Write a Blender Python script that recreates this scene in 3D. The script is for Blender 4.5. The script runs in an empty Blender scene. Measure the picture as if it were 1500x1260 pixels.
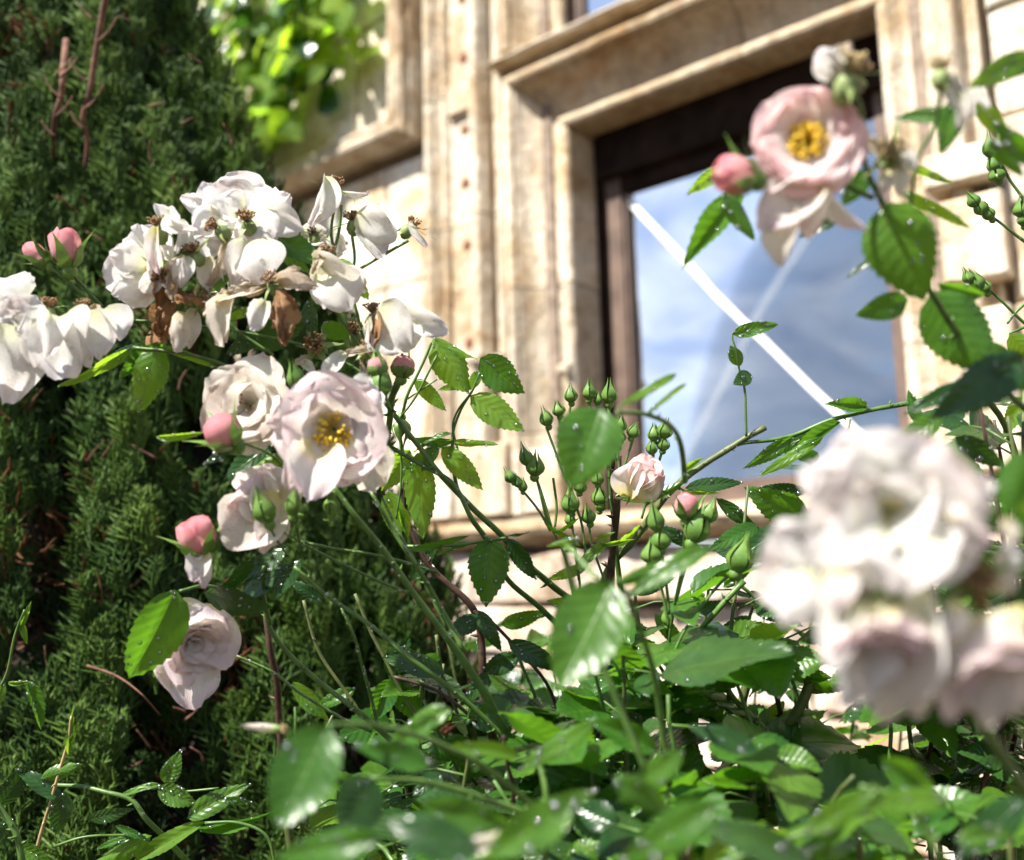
import bpy, math, random
import numpy as np
from mathutils import Vector, Matrix, noise
random.seed(7); rng = np.random.default_rng(7)
sc = bpy.context.scene
COL = sc.collection
rad = math.radians

# ------------------------------------------------------------------ camera
PITCH, ROLL, CAMZ, FP = rad(8.35), rad(-1.5), 1.4, 1500.0
CC = Vector((0, 0, CAMZ))
CF = Vector((0, math.cos(PITCH), math.sin(PITCH)))
_u0 = Vector((0, -math.sin(PITCH), math.cos(PITCH)))
CR = Vector((1, 0, 0)) * math.cos(ROLL) + _u0 * math.sin(ROLL)
CU = -Vector((1, 0, 0)) * math.sin(ROLL) + _u0 * math.cos(ROLL)
cam = bpy.data.cameras.new('camera'); co = bpy.data.objects.new('camera', cam); COL.objects.link(co)
m = Matrix((CR, CU, -CF)).transposed().to_4x4(); m.translation = CC; co.matrix_world = m
cam.sensor_width = 36; cam.lens = 36; cam.clip_start = 0.01; cam.clip_end = 2000
cam.dof.use_dof = True; cam.dof.focus_distance = 0.79; cam.dof.aperture_fstop = 4.3; cam.dof.aperture_blades = 0
sc.camera = co
# ------------------------------------------------------------------ sky, sun, exposure
SUN_EL = 53.0
SUN_AZ = Vector((-0.80, -0.60, 0)).normalized()
SUN = Vector((SUN_AZ.x * math.cos(rad(SUN_EL)), SUN_AZ.y * math.cos(rad(SUN_EL)), math.sin(rad(SUN_EL))))
wd = bpy.data.worlds.new('World'); sc.world = wd; wd.use_nodes = True
nt = wd.node_tree; bg = nt.nodes['Background']; bg.inputs[1].default_value = 0.06
sky = nt.nodes.new('ShaderNodeTexSky'); sky.sky_type = 'NISHITA'; sky.sun_disc = False
sky.sun_elevation = rad(SUN_EL); sky.sun_rotation = math.atan2(SUN.x, SUN.y); sky.dust_density = 0.4; sky.ozone_density = 2.0
tc = nt.nodes.new('ShaderNodeTexCoord'); mp = nt.nodes.new('ShaderNodeMapping'); mp.inputs['Scale'].default_value = (1.0, 1.0, 2.6)
nz = nt.nodes.new('ShaderNodeTexNoise'); nz.inputs['Scale'].default_value = 5.0; nz.inputs['Detail'].default_value = 7; nz.inputs['Roughness'].default_value = 0.55; nz.inputs['Distortion'].default_value = 0.3
cr = nt.nodes.new('ShaderNodeValToRGB'); cr.color_ramp.elements[0].position = 0.34; cr.color_ramp.elements[1].position = 0.56
mx = nt.nodes.new('ShaderNodeMixRGB'); nz2 = nt.nodes.new('ShaderNodeTexNoise'); nz2.inputs['Scale'].default_value = 9.0; nz2.inputs['Detail'].default_value = 6; nt.links.new(mp.outputs[0], nz2.inputs[0]) if False else None
cr2 = nt.nodes.new('ShaderNodeValToRGB'); cr2.color_ramp.elements[0].position = .38; cr2.color_ramp.elements[1].position = .64; cr2.color_ramp.elements[0].color = (3.2, 3.9, 5.6, 1); cr2.color_ramp.elements[1].color = (6.6, 7.1, 8.2, 1)
mf = nt.nodes.new('ShaderNodeMath'); mf.operation = 'MULTIPLY'; mf.inputs[1].default_value = 0.85
L = nt.links.new
L(tc.outputs['Generated'], mp.inputs[0]); L(mp.outputs[0], nz.inputs[0]); L(nz.outputs[0], cr.inputs[0]); L(cr.outputs[0], mf.inputs[0])
L(mp.outputs[0], nz2.inputs[0]); L(nz2.outputs[0], cr2.inputs[0]); L(cr2.outputs[0], mx.inputs[2])
L(mf.outputs[0], mx.inputs[0]); L(sky.outputs[0], mx.inputs[1]); L(mx.outputs[0], bg.inputs[0])
sl = bpy.data.lights.new('sun', 'SUN'); sl.energy = 5.0; sl.angle = rad(0.55); sl.color = (1.0, 0.955, 0.88)
so = bpy.data.objects.new('sun', sl); COL.objects.link(so); so.rotation_euler = (-SUN).to_track_quat('-Z', 'Y').to_euler(); so.location = (0, 0, 10)
vs = sc.view_settings
sc.display_settings.display_device = 'sRGB'; vs.view_transform = 'Standard'; vs.look = 'None'; vs.gamma = 1; vs.use_curve_mapping = False
vs.exposure = 1.52
sc.cycles.use_denoising = True; sc.cycles.max_bounces = 8; sc.cycles.transparent_max_bounces = 12; sc.cycles.sample_clamp_indirect = 6
sc.cycles.caustics_reflective = False; sc.cycles.caustics_refractive = False

# ------------------------------------------------------------------ helpers
def P(px, py, d): return CC + d * (CF + (px - 750) / FP * CR - (py - 630) / FP * CU)
def proj(X):
    v = X - CC; d = v.dot(CF); return 750 + FP * v.dot(CR) / d, 630 - FP * v.dot(CU) / d, d
def camdir(x, y, z): return (CR * x + CU * y - CF * z).normalized()      # z towards the camera
def props(o, label=None, cat=None, group=None, kind=None):
    for k, v in (('label', label), ('category', cat), ('group', group), ('kind', kind)):
        if v: o[k] = v
    return o
def empty(name, loc, **k):
    o = bpy.data.objects.new(name, None); COL.objects.link(o); o.location = loc; o.empty_display_size = .02
    return props(o, **k)
def wmat(o):
    M = o.matrix_basis.copy(); p = o.parent
    while p is not None: M = p.matrix_basis @ M; p = p.parent
    return M
def link(name, me, parent=None, M=None, **k):
    """M is the wanted world matrix; None = share the parent's frame"""
    o = bpy.data.objects.new(name, me); COL.objects.link(o)
    if parent is not None:
        o.parent = parent
        if M is not None: o.matrix_basis = wmat(parent).inverted() @ M
    elif M is not None: o.matrix_basis = M
    return props(o, **k)
def mesh(name, v, f, mats, uv=None, smooth=True, mi=None):
    me = bpy.data.meshes.new(name); me.from_pydata([tuple(x) for x in v], [], f)
    for mm in (mats if isinstance(mats, (list, tuple)) else [mats]): me.materials.append(mm)
    if uv is not None:
        l = me.uv_layers.new(name='UVMap'); idx = np.empty(len(me.loops), dtype=np.int32); me.loops.foreach_get('vertex_index', idx)
        l.data.foreach_set('uv', np.asarray(uv, dtype=np.float32)[idx].ravel())
    if smooth: me.polygons.foreach_set('use_smooth', [True] * len(me.polygons))
    if mi is not None: me.polygons.foreach_set('material_index', mi)
    me.update(); return me

class MB:
    def __init__(s): s.v = []; s.f = []; s.mi = []
    def add(s, v, f, mi=0):
        b = len(s.v); s.v += [tuple(x) for x in v]; s.f += [tuple(i + b for i in q) for q in f]; s.mi += [mi] * len(f)
    def tube(s, pts, r, n=7, mi=0, cap=True):
        pts = [Vector(p) for p in pts]; k = len(pts)
        rr = r if isinstance(r, (list, tuple)) else [r] * k
        v = []; a = None
        for i, p in enumerate(pts):
            t = (pts[min(i + 1, k - 1)] - pts[max(i - 1, 0)]).normalized()
            if a is None: a = t.orthogonal().normalized()
            a = (a - t * a.dot(t)).normalized(); b = t.cross(a)
            for j in range(n):
                an = 2 * math.pi * j / n; v.append(p + (a * math.cos(an) + b * math.sin(an)) * rr[i])
        f = [(i * n + j, i * n + (j + 1) % n, (i + 1) * n + (j + 1) % n, (i + 1) * n + j) for i in range(k - 1) for j in range(n)]
        if cap: f += [tuple(range(n))[::-1], tuple(range((k - 1) * n, k * n))]
        s.add(v, f, mi)
    def blob(s, c, ax, r, h, prof=None, n=8, mi=0):
        """solid of revolution about ax from c, height h, radii r*prof"""
        prof = prof or [(0, .3), (.15, .8), (.4, 1), (.7, .8), (.9, .4), (1, .05)]
        ax = Vector(ax).normalized(); a = ax.orthogonal().normalized(); b = ax.cross(a); v = []
        for t, q in prof:
            for j in range(n):
                an = 2 * math.pi * j / n; v.append(Vector(c) + ax * (t * h) + (a * math.cos(an) + b * math.sin(an)) * (r * q))
        k = len(prof)
        f = [(i * n + j, i * n + (j + 1) % n, (i + 1) * n + (j + 1) % n, (i + 1) * n + j) for i in range(k - 1) for j in range(n)]
        f += [tuple(range(n))[::-1], tuple(range((k - 1) * n, k * n))]
        s.add(v, f, mi)
    def mesh(s, name, mats, smooth=True): return mesh(name, s.v, s.f, mats, smooth=smooth, mi=s.mi)
def smooth_pts(pts, n=6):
    pts = [Vector(p) for p in pts]
    if len(pts) < 3: return [pts[0].lerp(pts[1], i / n) for i in range(n + 1)]
    q = [pts[0] * 2 - pts[1]] + pts + [pts[-1] * 2 - pts[-2]]; out = []
    for i in range(1, len(q) - 2):
        for j in range(n):
            t = j / n; a, b, c, d = q[i - 1], q[i], q[i + 1], q[i + 2]
            out.append(.5 * ((2 * b) + (c - a) * t + (2 * a - 5 * b + 4 * c - d) * t * t + (3 * b - a - 3 * c + d) * t ** 3))
    out.append(pts[-1]); return out

# ------------------------------------------------------------------ materials
def newmat(name):
    mm = bpy.data.materials.new(name); mm.use_nodes = True; n = mm.node_tree; n.nodes.clear()
    return mm, n, n.nodes.new('ShaderNodeOutputMaterial')
def N(nt, t, **k):
    n = nt.nodes.new(t)
    for a, b in k.items():
        if a.startswith('i_'):
            key = a[2:]; n.inputs[int(key) if key.isdigit() else key.replace('_', ' ')].default_value = b
        else: setattr(n, a, b)
    return n
def ramp(nt, stops):
    r = nt.nodes.new('ShaderNodeValToRGB'); e = r.color_ramp.elements
    while len(e) < len(stops): e.new(.5)
    for x, (p, c) in zip(e, stops): x.position = p; x.color = (*c, 1) if len(c) == 3 else c
    return r
def mathn(nt, op, a, b=None, c=None):
    n = nt.nodes.new('ShaderNodeMath'); n.operation = op
    for i, x in enumerate((a, b, c)):
        if x is None: continue
        if isinstance(x, (int, float)): n.inputs[i].default_value = x
        else: nt.links.new(x, n.inputs[i])
    return n.outputs[0]

def mat_stone(name, tint=(1, 1, 1), seed=0.0, bump=0.6, dark=0.0):
    mm, n, out = newmat(name); l = n.links.new
    geo = N(n, 'ShaderNodeNewGeometry'); oi = N(n, 'ShaderNodeObjectInfo')
    mp = N(n, 'ShaderNodeMapping'); mp.inputs['Location'].default_value = (seed, seed, 0); l(geo.outputs['Position'], mp.inputs[0])
    n1 = N(n, 'ShaderNodeTexNoise', i_Scale=4.0, i_Detail=8.0, i_Roughness=0.65); l(mp.outputs[0], n1.inputs[0])
    n2 = N(n, 'ShaderNodeTexNoise', i_Scale=26.0, i_Detail=8.0, i_Roughness=0.7); l(mp.outputs[0], n2.inputs[0])
    n3 = N(n, 'ShaderNodeTexNoise', i_Scale=9.0, i_Detail=6.0, i_Roughness=0.6, i_Distortion=0.6); l(mp.outputs[0], n3.inputs[0])
    t = tint
    c1 = ramp(n, [(.30, (.30 * t[0], .19 * t[1], .10 * t[2])), (.40, (.46 * t[0], .36 * t[1], .23 * t[2])), (.52, (.60 * t[0], .535 * t[1], .42 * t[2])), (.70, (.67 * t[0], .63 * t[1], .54 * t[2]))])
    l(n1.outputs[0], c1.inputs[0])
    c2 = ramp(n, [(.33, (.32, .30, .29)), (.50, (.86, .86, .88)), (.62, (1, 1, 1))]); l(n2.outputs[0], c2.inputs[0])
    m1 = N(n, 'ShaderNodeMixRGB', blend_type='MULTIPLY', i_0=.5); l(c1.outputs[0], m1.inputs[1]); l(c2.outputs[0], m1.inputs[2])
    c3 = ramp(n, [(.52, (0, 0, 0)), (.68, (1, 1, 1))]); l(n3.outputs[0], c3.inputs[0])
    m2 = N(n, 'ShaderNodeMixRGB', blend_type='MIX'); m2.inputs[2].default_value = (.33, .17, .07, 1)
    l(mathn(n, 'MULTIPLY', c3.outputs[0], .38 + dark), m2.inputs[0]); l(m1.outputs[0], m2.inputs[1])
    ms_ = N(n, 'ShaderNodeMapping'); ms_.inputs['Scale'].default_value = (1, 1, .16); l(geo.outputs['Position'], ms_.inputs[0])
    n4 = N(n, 'ShaderNodeTexNoise', i_Scale=13.0, i_Detail=6.0, i_Roughness=.62); l(ms_.outputs[0], n4.inputs[0])
    c4 = ramp(n, [(.50, (1, 1, 1)), (.66, (.50, .46, .43))]); l(n4.outputs[0], c4.inputs[0])
    vo = N(n, 'ShaderNodeTexVoronoi', i_Scale=42.0); l(geo.outputs['Position'], vo.inputs[0]); c5 = ramp(n, [(.12, (.35, .30, .26)), (.24, (1, 1, 1))]); l(vo.outputs['Distance'], c5.inputs[0])
    m4 = N(n, 'ShaderNodeMixRGB', blend_type='MULTIPLY', i_0=.42); l(m2.outputs[0], m4.inputs[1]); l(c4.outputs[0], m4.inputs[2])
    m5 = N(n, 'ShaderNodeMixRGB', blend_type='MULTIPLY', i_0=.55); l(m4.outputs[0], m5.inputs[1]); l(c5.outputs[0], m5.inputs[2])
    hs = N(n, 'ShaderNodeHueSaturation'); l(m5.outputs[0], hs.inputs['Color'])
    l(mathn(n, 'ADD', mathn(n, 'MULTIPLY', oi.outputs['Random'], .34), .86), hs.inputs['Value'])
    bs = N(n, 'ShaderNodeBsdfPrincipled', i_Roughness=.9); bs.inputs['Specular IOR Level'].default_value = .25
    l(hs.outputs[0], bs.inputs['Base Color'])
    hm = mathn(n, 'ADD', n2.outputs[0], mathn(n, 'MULTIPLY', n3.outputs[0], 1.5))
    bp = N(n, 'ShaderNodeBump', i_Strength=bump, i_Distance=.012); l(hm, bp.inputs['Height']); l(bp.outputs[0], bs.inputs['Normal'])
    l(bs.outputs[0], out.inputs[0]); return mm

def mat_leaf(name, base, dark, trans, tr=0.42, rough=0.33, spot=0.0):
    """base/dark reflectance, trans = colour of light coming through"""
    mm, n, out = newmat(name); l = n.links.new
    uv = N(n, 'ShaderNodeUVMap'); sp = N(n, 'ShaderNodeSeparateXYZ'); l(uv.outputs[0], sp.inputs[0]); oi = N(n, 'ShaderNodeObjectInfo')
    au = mathn(n, 'ABSOLUTE', mathn(n, 'SUBTRACT', sp.outputs[0], .5))                       # 0 midrib .. .5 edge
    ph = mathn(n, 'FRACT', mathn(n, 'MULTIPLY', mathn(n, 'SUBTRACT', sp.outputs[1], mathn(n, 'MULTIPLY', au, .42)), 8.0))
    vein = mathn(n, 'ABSOLUTE', mathn(n, 'SUBTRACT', ph, .5))                                # 0 on a side vein
    vl = ramp(n, [(0, (1, 1, 1)), (.10, (0, 0, 0))]); l(vein, vl.inputs[0])
    mr = ramp(n, [(.0, (1, 1, 1)), (.028, (0, 0, 0))]); l(au, mr.inputs[0])
    lines = mathn(n, 'MAXIMUM', mathn(n, 'MULTIPLY', vl.outputs[0], .45), mr.outputs[0])
    tcn = N(n, 'ShaderNodeTexCoord'); no = N(n, 'ShaderNodeTexNoise', i_Scale=3.5, i_Detail=5.0); l(tcn.outputs['Object'], no.inputs[0])
    g = ramp(n, [(.35, dark), (.65, base)]); l(no.outputs[0], g.inputs[0])
    hs = N(n, 'ShaderNodeHueSaturation'); l(g.outputs[0], hs.inputs['Color'])
    l(mathn(n, 'ADD', mathn(n, 'MULTIPLY', oi.outputs['Random'], .55), .72), hs.inputs['Value'])
    l(mathn(n, 'ADD', mathn(n, 'MULTIPLY', oi.outputs['Random'], -.035), .515), hs.inputs['Hue'])
    mv = N(n, 'ShaderNodeMixRGB'); mv.inputs[2].default_value = (base[0] * 1.9 + .03, base[1] * 1.6, base[2] * 1.6, 1)
    l(mathn(n, 'MULTIPLY', lines, .36), mv.inputs[0]); ns = N(n, 'ShaderNodeTexNoise', i_Scale=11.0, i_Detail=3.0); mo = N(n, 'ShaderNodeVectorMath', operation='ADD'); l(tcn.outputs['Object'], mo.inputs[0]); l(oi.outputs['Random'], mo.inputs[1])
    l(mo.outputs[0], ns.inputs[0]); rs = ramp(n, [(.70, (0, 0, 0)), (.76, (1, 1, 1))]); l(ns.outputs[0], rs.inputs[0]); msp = N(n, 'ShaderNodeMixRGB'); msp.inputs[2].default_value = (.14, .09, .03, 1); l(mathn(n, 'MULTIPLY', rs.outputs[0], .7), msp.inputs[0]); l(hs.outputs[0], msp.inputs[1]); l(msp.outputs[0], mv.inputs[1])
    bs = N(n, 'ShaderNodeBsdfPrincipled', i_Roughness=rough); bs.inputs['Specular IOR Level'].default_value = .36
    l(mv.outputs[0], bs.inputs['Base Color'])
    tl = N(n, 'ShaderNodeBsdfTranslucent')
    mt = N(n, 'ShaderNodeMixRGB'); mt.inputs[1].default_value = (*trans, 1); mt.inputs[2].default_value = (trans[0] * .5, trans[1] * .55, trans[2] * .5, 1)
    l(mathn(n, 'MULTIPLY', lines, .6), mt.inputs[0]); l(mt.outputs[0], tl.inputs[0])
    puff = mathn(n, 'SUBTRACT', mathn(n, 'MULTIPLY', vein, 1.4), mathn(n, 'MULTIPLY', mr.outputs[0], .8))
    bp = N(n, 'ShaderNodeBump', i_Strength=.30, i_Distance=.001); l(puff, bp.inputs['Height']); l(bp.outputs[0], bs.inputs['Normal']); l(bp.outputs[0], tl.inputs['Normal'])
    ms = N(n, 'ShaderNodeMixShader', i_0=tr); l(bs.outputs[0], ms.inputs[1]); l(tl.outputs[0], ms.inputs[2]); l(ms.outputs[0], out.inputs[0])
    return mm

def mat_petal(name, base, mid, edge, tr=.45, brown=0.0, pinkspot=0.0):
    mm, n, out = newmat(name); l = n.links.new
    uv = N(n, 'ShaderNodeUVMap'); sp = N(n, 'ShaderNodeSeparateXYZ'); l(uv.outputs[0], sp.inputs[0]); oi = N(n, 'ShaderNodeObjectInfo')
    tcn = N(n, 'ShaderNodeTexCoord')
    no = N(n, 'ShaderNodeTexNoise', i_Scale=60.0, i_Detail=4.0); l(tcn.outputs['Object'], no.inputs[0])
    nb = N(n, 'ShaderNodeTexNoise', i_Scale=170.0, i_Detail=5.0); l(tcn.outputs['Object'], nb.inputs[0])
    au = mathn(n, 'ABSOLUTE', mathn(n, 'SUBTRACT', sp.outputs[0], .5))
    k = mathn(n, 'ADD', mathn(n, 'ADD', sp.outputs[1], mathn(n, 'MULTIPLY', mathn(n, 'MULTIPLY', au, au), .5)), mathn(n, 'MULTIPLY', mathn(n, 'SUBTRACT', no.outputs[0], .5), .45))
    g = ramp(n, [(.08, base), (.40, mid), (.66, mid), (.95, edge)]); l(k, g.inputs[0])
    col = g.outputs[0]
    if brown:
        br = ramp(n, [(.50 - brown * .22, (0, 0, 0)), (.66 - brown * .2, (1, 1, 1))]); l(no.outputs[0], br.inputs[0])
        b2 = N(n, 'ShaderNodeMixRGB'); b2.inputs[2].default_value = (.34, .17, .06, 1); l(mathn(n, 'MULTIPLY', br.outputs[0], min(1, brown + .25)), b2.inputs[0]); l(col, b2.inputs[1]); col = b2.outputs[0]
    # fine radial streaks along the petal
    wv = N(n, 'ShaderNodeTexWave', wave_type='BANDS', bands_direction='X', i_Scale=9.0, i_Distortion=2.5, i_Detail=3.0); l(uv.outputs[0], wv.inputs[0])
    bs = N(n, 'ShaderNodeBsdfPrincipled', i_Roughness=.55); bs.inputs['Specular IOR Level'].default_value = .35; bs.inputs['Sheen Weight'].default_value = .15
    l(col, bs.inputs['Base Color'])
    tl = N(n, 'ShaderNodeBsdfTranslucent'); l(col, tl.inputs[0])
    hh = mathn(n, 'ADD', mathn(n, 'MULTIPLY', wv.outputs[0], .35), mathn(n, 'MULTIPLY', nb.outputs[0], .6))
    bp = N(n, 'ShaderNodeBump', i_Strength=.6, i_Distance=.0012); l(hh, bp.inputs['Height']); l(bp.outputs[0], bs.inputs['Normal']); l(bp.outputs[0], tl.inputs['Normal'])
    ms = N(n, 'ShaderNodeMixShader', i_0=tr); l(bs.outputs[0], ms.inputs[1]); l(tl.outputs[0], ms.inputs[2]); l(ms.outputs[0], out.inputs[0])
    return mm

def mat_simple(name, c1, c2, scale=40, rough=.6, bump=.3, tr=0, spec=.4, dist=.001):
    mm, n, out = newmat(name); l = n.links.new
    tcn = N(n, 'ShaderNodeTexCoord'); no = N(n, 'ShaderNodeTexNoise', i_Scale=float(scale), i_Detail=6.0); l(tcn.outputs['Object'], no.inputs[0])
    g = ramp(n, [(.35, c1), (.65, c2)]); l(no.outputs[0], g.inputs[0])
    bs = N(n, 'ShaderNodeBsdfPrincipled', i_Roughness=rough); bs.inputs['Specular IOR Level'].default_value = spec; l(g.outputs[0], bs.inputs['Base Color'])
    bp = N(n, 'ShaderNodeBump', i_Strength=bump, i_Distance=dist); l(no.outputs[0], bp.inputs['Height']); l(bp.outputs[0], bs.inputs['Normal'])
    if tr:
        tl = N(n, 'ShaderNodeBsdfTranslucent'); l(g.outputs[0], tl.inputs[0]); ms = N(n, 'ShaderNodeMixShader', i_0=tr)
        l(bs.outputs[0], ms.inputs[1]); l(tl.outputs[0], ms.inputs[2]); l(ms.outputs[0], out.inputs[0])
    else: l(bs.outputs[0], out.inputs[0])
    return mm

M_ashlar = mat_stone('cream_ashlar', (1.12, 1.12, 1.12), 3.0)
M_mould = mat_stone('weathered_moulding', (1.06, 1.03, 1.0), 11.0, .8)
M_head = mat_stone('shade_brown_head_grey_sill_stone', (.74, .66, .56), 31.0, .9, .2)  # soffit shade put into a browner tint; the greyer sill shares it
M_rubble = mat_stone('grey_pink_rubble', (.98, .92, .94), 23.0, .9)
M_mortar = mat_simple('mortar', (.16, .12, .09), (.27, .21, .16), 30, .95, .6, dist=.01)
M_wood = mat_simple('brown_window_wood', (.085, .055, .042), (.15, .10, .075), 14, .55, .3)
M_shadewood = mat_simple('shade_dark_frame_wood', (.012, .007, .005), (.026, .015, .010), 14, .85, .3, spec=.1)  # same frame wood with the lintel shadow put into its near-black colour
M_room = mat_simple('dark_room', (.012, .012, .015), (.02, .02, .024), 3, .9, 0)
M_tape = mat_simple('white_tape', (.78, .78, .78), (.84, .84, .84), 10, .5, .05)
M_hole = mat_simple('hole_dome_brown', (.10, .035, .015), (.2, .08, .04), 60, .9, .6)
M_soil = mat_simple('soil', (.05, .035, .022), (.09, .065, .04), 8, .95, .9, dist=.02)
def mat_glass():
    mm, n, out = newmat('window_glass'); l = n.links.new
    fr = N(n, 'ShaderNodeFresnel', i_IOR=1.9)
    gl = N(n, 'ShaderNodeBsdfGlossy', i_Roughness=.02); gl.inputs[0].default_value = (.86, .89, .94, 1)
    geo = N(n, 'ShaderNodeNewGeometry'); no = N(n, 'ShaderNodeTexNoise', i_Scale=1.7, i_Detail=1.0); l(geo.outputs['Position'], no.inputs[0])
    bp = N(n, 'ShaderNodeBump', i_Strength=.35, i_Distance=.02); l(no.outputs[0], bp.inputs['Height']); l(bp.outputs[0], gl.inputs['Normal'])
    tr = N(n, 'ShaderNodeBsdfTransparent'); tr.inputs[0].default_value = (.75, .8, .82, 1)
    ms = N(n, 'ShaderNodeMixShader'); l(mathn(n, 'ADD', mathn(n, 'MULTIPLY', fr.outputs[0], 1.0), .19), ms.inputs[0])
    l(tr.outputs[0], ms.inputs[1]); l(gl.outputs[0], ms.inputs[2]); l(ms.outputs[0], out.inputs[0]); return mm
M_glass = mat_glass()
def mat_clearstrip():
    mm, n, out = newmat('clear_tape'); l = n.links.new
    a = N(n, 'ShaderNodeBsdfDiffuse'); a.inputs[0].default_value = (.7, .75, .8, 1); t = N(n, 'ShaderNodeBsdfTransparent'); ms = N(n, 'ShaderNodeMixShader', i_0=.12)
    l(t.outputs[0], ms.inputs[1]); l(a.outputs[0], ms.inputs[2]); l(ms.outputs[0], out.inputs[0]); return mm
M_clear = mat_clearstrip()
def mat_drop():
    mm, n, out = newmat('water_drop'); l = n.links.new
    fr = N(n, 'ShaderNodeFresnel', i_IOR=1.33); t = N(n, 'ShaderNodeBsdfTransparent'); t.inputs[0].default_value = (.97, 1, .98, 1)
    g = N(n, 'ShaderNodeBsdfGlossy', i_Roughness=.13); ms = N(n, 'ShaderNodeMixShader')
    l(mathn(n, 'ADD', mathn(n, 'MULTIPLY', fr.outputs[0], 1.3), .18), ms.inputs[0]); l(t.outputs[0], ms.inputs[1]); l(g.outputs[0], ms.inputs[2]); l(ms.outputs[0], out.inputs[0]); return mm
M_drop = mat_drop()
M_leaf = mat_leaf('rose_leaf', (.046, .130, .014), (.026, .082, .010), (.18, .44, .02), .34, .31)
M_leafb = mat_leaf('young_rose_leaf', (.080, .185, .018), (.050, .135, .013), (.34, .58, .03), .52, .38)
M_leafd = mat_leaf('old_rose_leaf', (.022, .068, .014), (.013, .043, .010), (.07, .20, .015), .24, .27)
M_vineleaf = mat_leaf('vine_leaf', (.11, .20, .02), (.07, .14, .014), (.46, .70, .03), .55, .8)
M_white = mat_petal('white_petal', (.74, .76, .50), (.87, .86, .82), (.88, .83, .83), .5, .05)
M_blush = mat_petal('blush_petal', (.88, .80, .34), (.88, .82, .77), (.87, .71, .74), .5)
M_pink = mat_petal('pink_petal', (.90, .74, .24), (.92, .82, .78), (.94, .66, .66), .5)
M_cream = mat_petal('cream_petal', (.76, .70, .42), (.86, .81, .71), (.84, .77, .70), .5, .12)
M_fade = mat_petal('fading_petal', (.60, .50, .24), (.80, .76, .66), (.76, .68, .55), .4, .45)
M_brown = mat_petal('withered_petal', (.40, .22, .08), (.50, .30, .12), (.34, .17, .06), .35, .9)
M_budpink = mat_petal('bud_petal', (.84, .55, .46), (.82, .40, .40), (.80, .30, .34), .4)
M_stem = mat_simple('green_stem', (.045, .10, .018), (.085, .16, .032), 120, .42, .45)
M_stemd = mat_simple('olive_cane', (.055, .075, .022), (.11, .13, .04), 90, .5, .5)
M_stembr = mat_simple('brown_cane', (.030, .014, .010), (.07, .035, .022), 120, .55, .5)
M_bud = mat_simple('bud_sepal', (.085, .18, .03), (.15, .26, .05), 150, .45, .4, .2)
M_sepal = mat_simple('faded_sepal', (.15, .22, .06), (.26, .32, .12), 120, .55, .3, .2)
M_anther = mat_simple('yellow_stamen', (.93, .66, .05), (.95, .80, .12), 200, .6, .2, .4)
M_antherb = mat_simple('brown_stamen', (.16, .085, .035), (.34, .21, .10), 220, .8, .4)
M_jun = None
M_bark = mat_simple('red_brown_bark', (.065, .026, .016), (.18, .085, .05), 35, .85, .9, dist=.004)

# ================================================================== SETTING
gb = MB()
n_ = 24
gv = []; 
for i in range(n_ + 1):
    for j in range(n_ + 1):
        x = (i / n_ * 2 - 1); y = (j / n_ * 2 - 1); x = math.copysign(abs(x) ** 3 * 600, x); y = math.copysign(abs(y) ** 3 * 600, y)
        gv.append((x, y, noise.noise((x * .8, y * .8, 0)) * .02 * (abs(x) < 20)))
gf = [(i * (n_ + 1) + j, (i + 1) * (n_ + 1) + j, (i + 1) * (n_ + 1) + j + 1, i * (n_ + 1) + j + 1) for i in range(n_) for j in range(n_)]
link('ground', mesh('ground', gv, gf, M_soil), kind='structure')

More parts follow.
